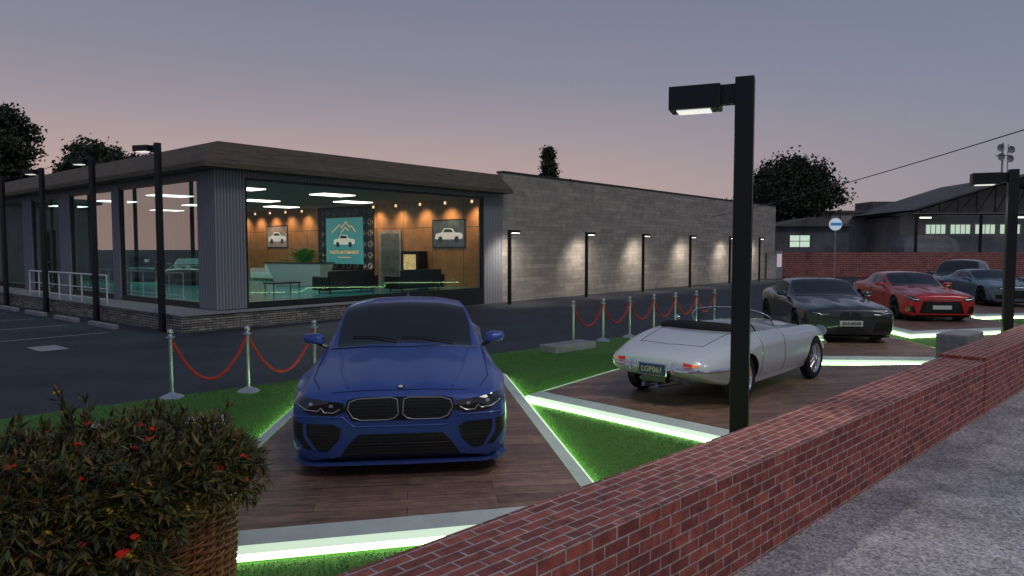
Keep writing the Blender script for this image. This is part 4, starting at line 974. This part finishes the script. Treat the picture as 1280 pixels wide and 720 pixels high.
# ------------------------------------------------------------------ trees
m_tl=leafmat('tree_leaf',[(.022,.035,.016),(.035,.05,.02),(.014,.024,.012),(.05,.06,.025),(.018,.03,.016)]); m_bark=M('bark',(.05,.04,.03),rough=.95,noise=.4,bump=.5,bscale=10)
def tree(loc,H,cw,cb,label,conifer=False,nclump=70,lsz=.32,seed=1):
    rnd=random.Random(seed); t=thing('tree',label,'tree',loc,0,'trees around the lot')
    mb=MB(); mb.tube([(0,0,0),(.1,0,H*.3),(-.05,.1,H*.6),(0,0,H*.92)],[H*.03,H*.022,H*.013,.03],8)
    V=[];F=[]
    cz=(cb+H)/2; rz=(H-cb)/2
    for k in range(nclump):
        while True:
            x,y,z=[rnd.uniform(-1,1) for _ in range(3)]
            rr=math.sqrt(x*x+y*y+z*z)
            if .15<rr<1: break
        if conifer:
            zz=rnd.random(); w_=(1-zz)*.95+.08; a=rnd.uniform(0,6.28); rr=w_*cw/2*rnd.uniform(.3,1); c_=Vector((math.cos(a)*rr,math.sin(a)*rr,cb+zz*(H-cb))); cr=cw*.16
        else:
            lob=.88+.14*math.sin(3*math.atan2(y,x)+seed)+.08*math.sin(5*z+seed); c_=Vector((x*cw/2*lob,y*cw/2*lob,cz+z*rz*.9)); cr=cw*rnd.uniform(.08,.16)
        if k%6==0: b0=Vector((0,0,rnd.uniform(.3,.75)*H)); mb.tube([b0,(b0+c_)/2+Vector((0,0,.1)),c_],[H*.009,H*.006,.02],5)
        for _ in range(110):
            q=Vector((rnd.gauss(0,.5),rnd.gauss(0,.5),rnd.gauss(0,.38)))*cr; p=c_+q
            n=Vector((rnd.uniform(-1,1),rnd.uniform(-1,1),rnd.uniform(-.3,1))).normalized(); a_=n.orthogonal().normalized(); b_=n.cross(a_); s=lsz*rnd.uniform(.5,1)
            i=len(V); V+= [tuple(p-a_*s*.5),tuple(p+b_*s*.32),tuple(p+a_*s*.5),tuple(p-b_*s*.32)]; F.append((i,i+1,i+2,i+3))
    mb.obj('trunk',m_bark,t,smooth=True); c=MB(); c.v=V;c.f=F;c.m=[0]*len(F); c.obj('crown',m_tl,t,recalc=False); return t
tree((30.2,77,GZ),12.3,9.6,4.2,'large broadleaf tree with rounded dark crown behind the building',seed=3,nclump=260,lsz=.45)
tree((26.3,82,GZ),8.6,4.5,3,'small dark tree beside the large tree',seed=5,nclump=80)
tree((3.6,70,GZ),11.9,3.2,5,'narrow dark evergreen rising above the roof',conifer=True,seed=8,nclump=130,lsz=.3)
tree((5.6,72,GZ),9.6,2.2,5,'small shrubby tree top above the roofline',seed=9,nclump=50,lsz=.3)
tree((-43.4,60,GZ),15.0,6.6,5,'tall dark tree behind the showroom roof',seed=11,nclump=200,lsz=.42)
tree((-36.3,62,GZ),11.6,6.8,5,'broad dark tree behind the showroom roof',seed=12,nclump=180,lsz=.42)
tree((-33.0,64,GZ),10.9,5.0,5,'rounded tree behind the showroom roof',seed=13,nclump=120,lsz=.4)

# ------------------------------------------------------------------ background
m_fb=brickmat('far_brick',(.40,.11,.085),(.27,.075,.065),(.40,.32,.30),.42,.16,.014,'xz',nsc=3)
o=MB().box((0,0,.95),(56,.35,2.1)).obj('brick_wall',m_fb,loc=(46,57,GZ),rz=R(-1)); tag(o,'long red brick wall at the far end of the lot','wall')
m_dk=M('dark_render',(.13,.13,.14),rough=.9,noise=.4,nscale=.6); m_gr=M('grey_siding',(.42,.40,.39),rough=.9,noise=.3,nscale=.5); m_rf=M('dark_roof',(.14,.13,.125),rough=.9,noise=.35,nscale=.5)
m_lit=M('lit_window',(.6,.7,.6),emit=(.75,.95,.75),es=.6,noise=.3)
def gable(loc,rz,wx,wy,h,rh,mat,roof,label,win=None,name='building'):
    t=thing(name,label,'building',loc,rz)
    mb=MB(); mb.bx(-wx/2,wx/2,-wy/2,wy/2,0,h); mb.obj('wall',mat,t)
    o=.5; v=[(-wx/2-o,-wy/2-o,h+.01),(wx/2+o,-wy/2-o,h+.01),(wx/2+o,wy/2+o,h+.01),(-wx/2-o,wy/2+o,h+.01),(0,-wy/2-o,h+rh),(0,wy/2+o,h+rh)]
    mb=MB(); mb.add(v,[(0,1,4),(2,3,5),(1,2,5,4),(3,0,4,5),(3,2,1,0)]); mb.obj('roof',roof,t)
    for (x,z,w_,hh) in win or []:
        g=MB().bx(x-w_/2,x+w_/2,-wy/2-.03,-wy/2-.01,z-hh/2,z+hh/2).obj('window',m_lit,t)
        f=MB(); f.bx(x-w_/2-.06,x-w_/2,-wy/2-.05,-wy/2,z-hh/2,z+hh/2); f.bx(x+w_/2,x+w_/2+.06,-wy/2-.05,-wy/2,z-hh/2,z+hh/2)
        k=max(1,int(w_/.9)); [f.bx(x-w_/2+w_*i/k-.03,x-w_/2+w_*i/k+.03,-wy/2-.05,-wy/2-.031,z-hh/2,z+hh/2) for i in range(1,k)]; f.bx(x-w_/2,x+w_/2,-wy/2-.055,-wy/2-.032,z-.03,z+.03); f.obj('frame',m_black,g)
    return t
gable((28.8,72,GZ),0,7,8,4.4,.9,m_dk,m_rf,'dark low house with a lit window behind the brick wall',[(-1.2,3.0,1.9,1.1)])
t=thing('warehouse','plain grey flat-roofed shed behind the brick wall','building',(41.5,84,GZ),0); MB().bx(-5.5,6.5,-4,4,0,6.3).obj('wall',m_gr,t); MB().bx(-5.8,6.8,-4.3,4.3,6.303,6.55).obj('roof',m_rf,t); MB().bx(0,4.2,-2,2,6.56,7.7).obj('rooftop_unit',m_dk,t)
mb=MB(); [mb.bx(.1+.4*i,.2+.4*i,-2.06,-2.003,6.6,7.65) for i in range(10)]; mb.obj('louvre',m_rf,t)
for x in (-4.5,-1.2,2.2,5): MB().bx(x-.05,x+.05,-4.06,-4.003,0,6.3).obj('downpipe',m_dk,t)
t=thing('warehouse','large open gabled canopy with steel trusses and lit windows','building',(43,72,GZ),R(-4))
MB().bx(-3.5,22,0,9,0,5.6).obj('wall',m_gr,t)
AP=(5.5,9.3); EL=-5.2; ER=22
RZ0=5.9
def zr(x): return RZ0+(x-EL)/(AP[0]-EL)*(AP[1]-RZ0) if x<AP[0] else AP[1]-(x-AP[0])/(ER-AP[0])*(AP[1]-RZ0)
mb=MB(); mb.add([(EL,-6,RZ0),(ER,-6,RZ0),(ER,10,RZ0),(EL,10,RZ0),(AP[0],-6,AP[1]),(AP[0],10,AP[1])],[(0,4,5,3),(4,1,2,5)])
mb.add([(EL,-6,RZ0-.2),(ER,-6,RZ0-.2),(ER,10,RZ0-.2),(EL,10,RZ0-.2),(AP[0],-6,AP[1]-.2),(AP[0],10,AP[1]-.2)],[(0,4,5,3),(4,1,2,5)]); mb.obj('roof',m_rf,t)
mb=MB(); mb.add([(EL+.8,.3,5.62),(ER-.8,.3,5.62),(AP[0],.3,AP[1]-.35)],[(0,1,2)]); mb.obj('gable_wall',m_gr,t)
mb=MB(); mb.tube([(EL,-6,RZ0-.1),(AP[0],-6,AP[1]-.1),(ER,-6,RZ0-.1)],.17,6); mb.tube([(EL,-6,5.5),(ER,-6,5.5)],.13,6)
for i in range(16):
    x=EL+.8+i*1.65; 
    if x<ER-.5: mb.cyl((x,-6,5.5),(x,-6,zr(x)-.1),.06,n=5)
    x2=x+1.65
    if x2<ER-.5: mb.cyl((x,-6,5.5),(x2,-6,zr(x2)-.1),.05,n=5)
for x in (-4.8,1.0,7,13,20): mb.cyl((x,-6,0),(x,-6,5.4),.14,n=6)
mb.obj('truss',m_black,t)
for x0 in (-1.0,1.4,3.8,6.2,10): g=MB().bx(x0,x0+2.0,-.04,-.01,3.8,4.7).obj('window',m_lit,t); f=MB(); [f.bx(x0+i*.49-.03,x0+i*.49+.03,-.06,-.041,3.8,4.7) for i in range(5)]; f.obj('frame',m_black,g)
for x in (-2.5,6.5): 
    o=MB().bx(x-.5,x+.5,-3.1,-2.9,5.25,5.35).obj('canopy_light',m_panel,t)
m=thing('storage_tank','rounded pale storage tank under the canopy','tank',(40.5,69.5,GZ)); MB().box((0,0,1.9),(6,3,3.4)).obj('tank_shell',m_conc,m,bevel=1.2)
for x in (-2,0,2): MB().cyl((x,0,0),(x,0,.4),.3,n=8).obj('footing',m_dk,m)
t=thing('antenna_mast','thin mast carrying small round dish antennas on warehouse','antenna',(55,80,6)); mb=MB(); mb.cyl((0,0,0),(0,0,8),.10,n=6); mb.cyl((-.8,0,6.6),(.8,0,6.6),.05,n=5); mb.cyl((.6,0,5),(.6,0,7.9),.05,n=5); mb.obj('mast',m_gr,t)
for x,z in ((-.5,7.4),(.7,7.2),(-.4,6.4),(.6,6.2)): MB().lathe([(0,0),(.25,-.06),(.42,-.2)],14,(x,-.2,z),'y').obj('dish',m_conc,t,smooth=True)
t=thing('pole_sign','small round blue and white sign on a pole','sign',(25.3,55.5,GZ)); MB().cyl((0,0,0),(0,0,4.1),.05,n=8).obj('pole',m_gr,t)
MB().lathe([(0,-.08),(.48,-.08),(.48,.08),(0,.08)],28,(0,0,4.2),'y').obj('panel',M('sign_white',(.6,.68,.75),emit=(.6,.72,.82),es=.45),t)
MB().bx(-.42,.42,-.11,-.082,4.10,4.32).obj('band',M('sign_blue',(.05,.2,.45),emit=(.05,.2,.5),es=.4),t)
mb=MB(); a=Vector((13.2,46.6,4.3)); b=Vector((15.5,0,7.45)); pts=[]
for k in range(31):
    s=k/30; q=a.lerp(b,s); q.z-=.5*(1-(2*s-1)**2); pts.append(q)
mb.tube(pts,.018,5); o=mb.obj('overhead_cable',m_black); tag(o,'thin black overhead cable fixed to the stone wall','cable')
t=thing('building','low dark brick building beyond the showroom','building',(-38,42,GZ),RB); MB().bx(-4,4,-8,8,0,5).obj('wall',m_dk,t); MB().bx(-4.3,4.3,-8.3,8.3,5.003,5.3).obj('roof',m_rf,t)
print('done')
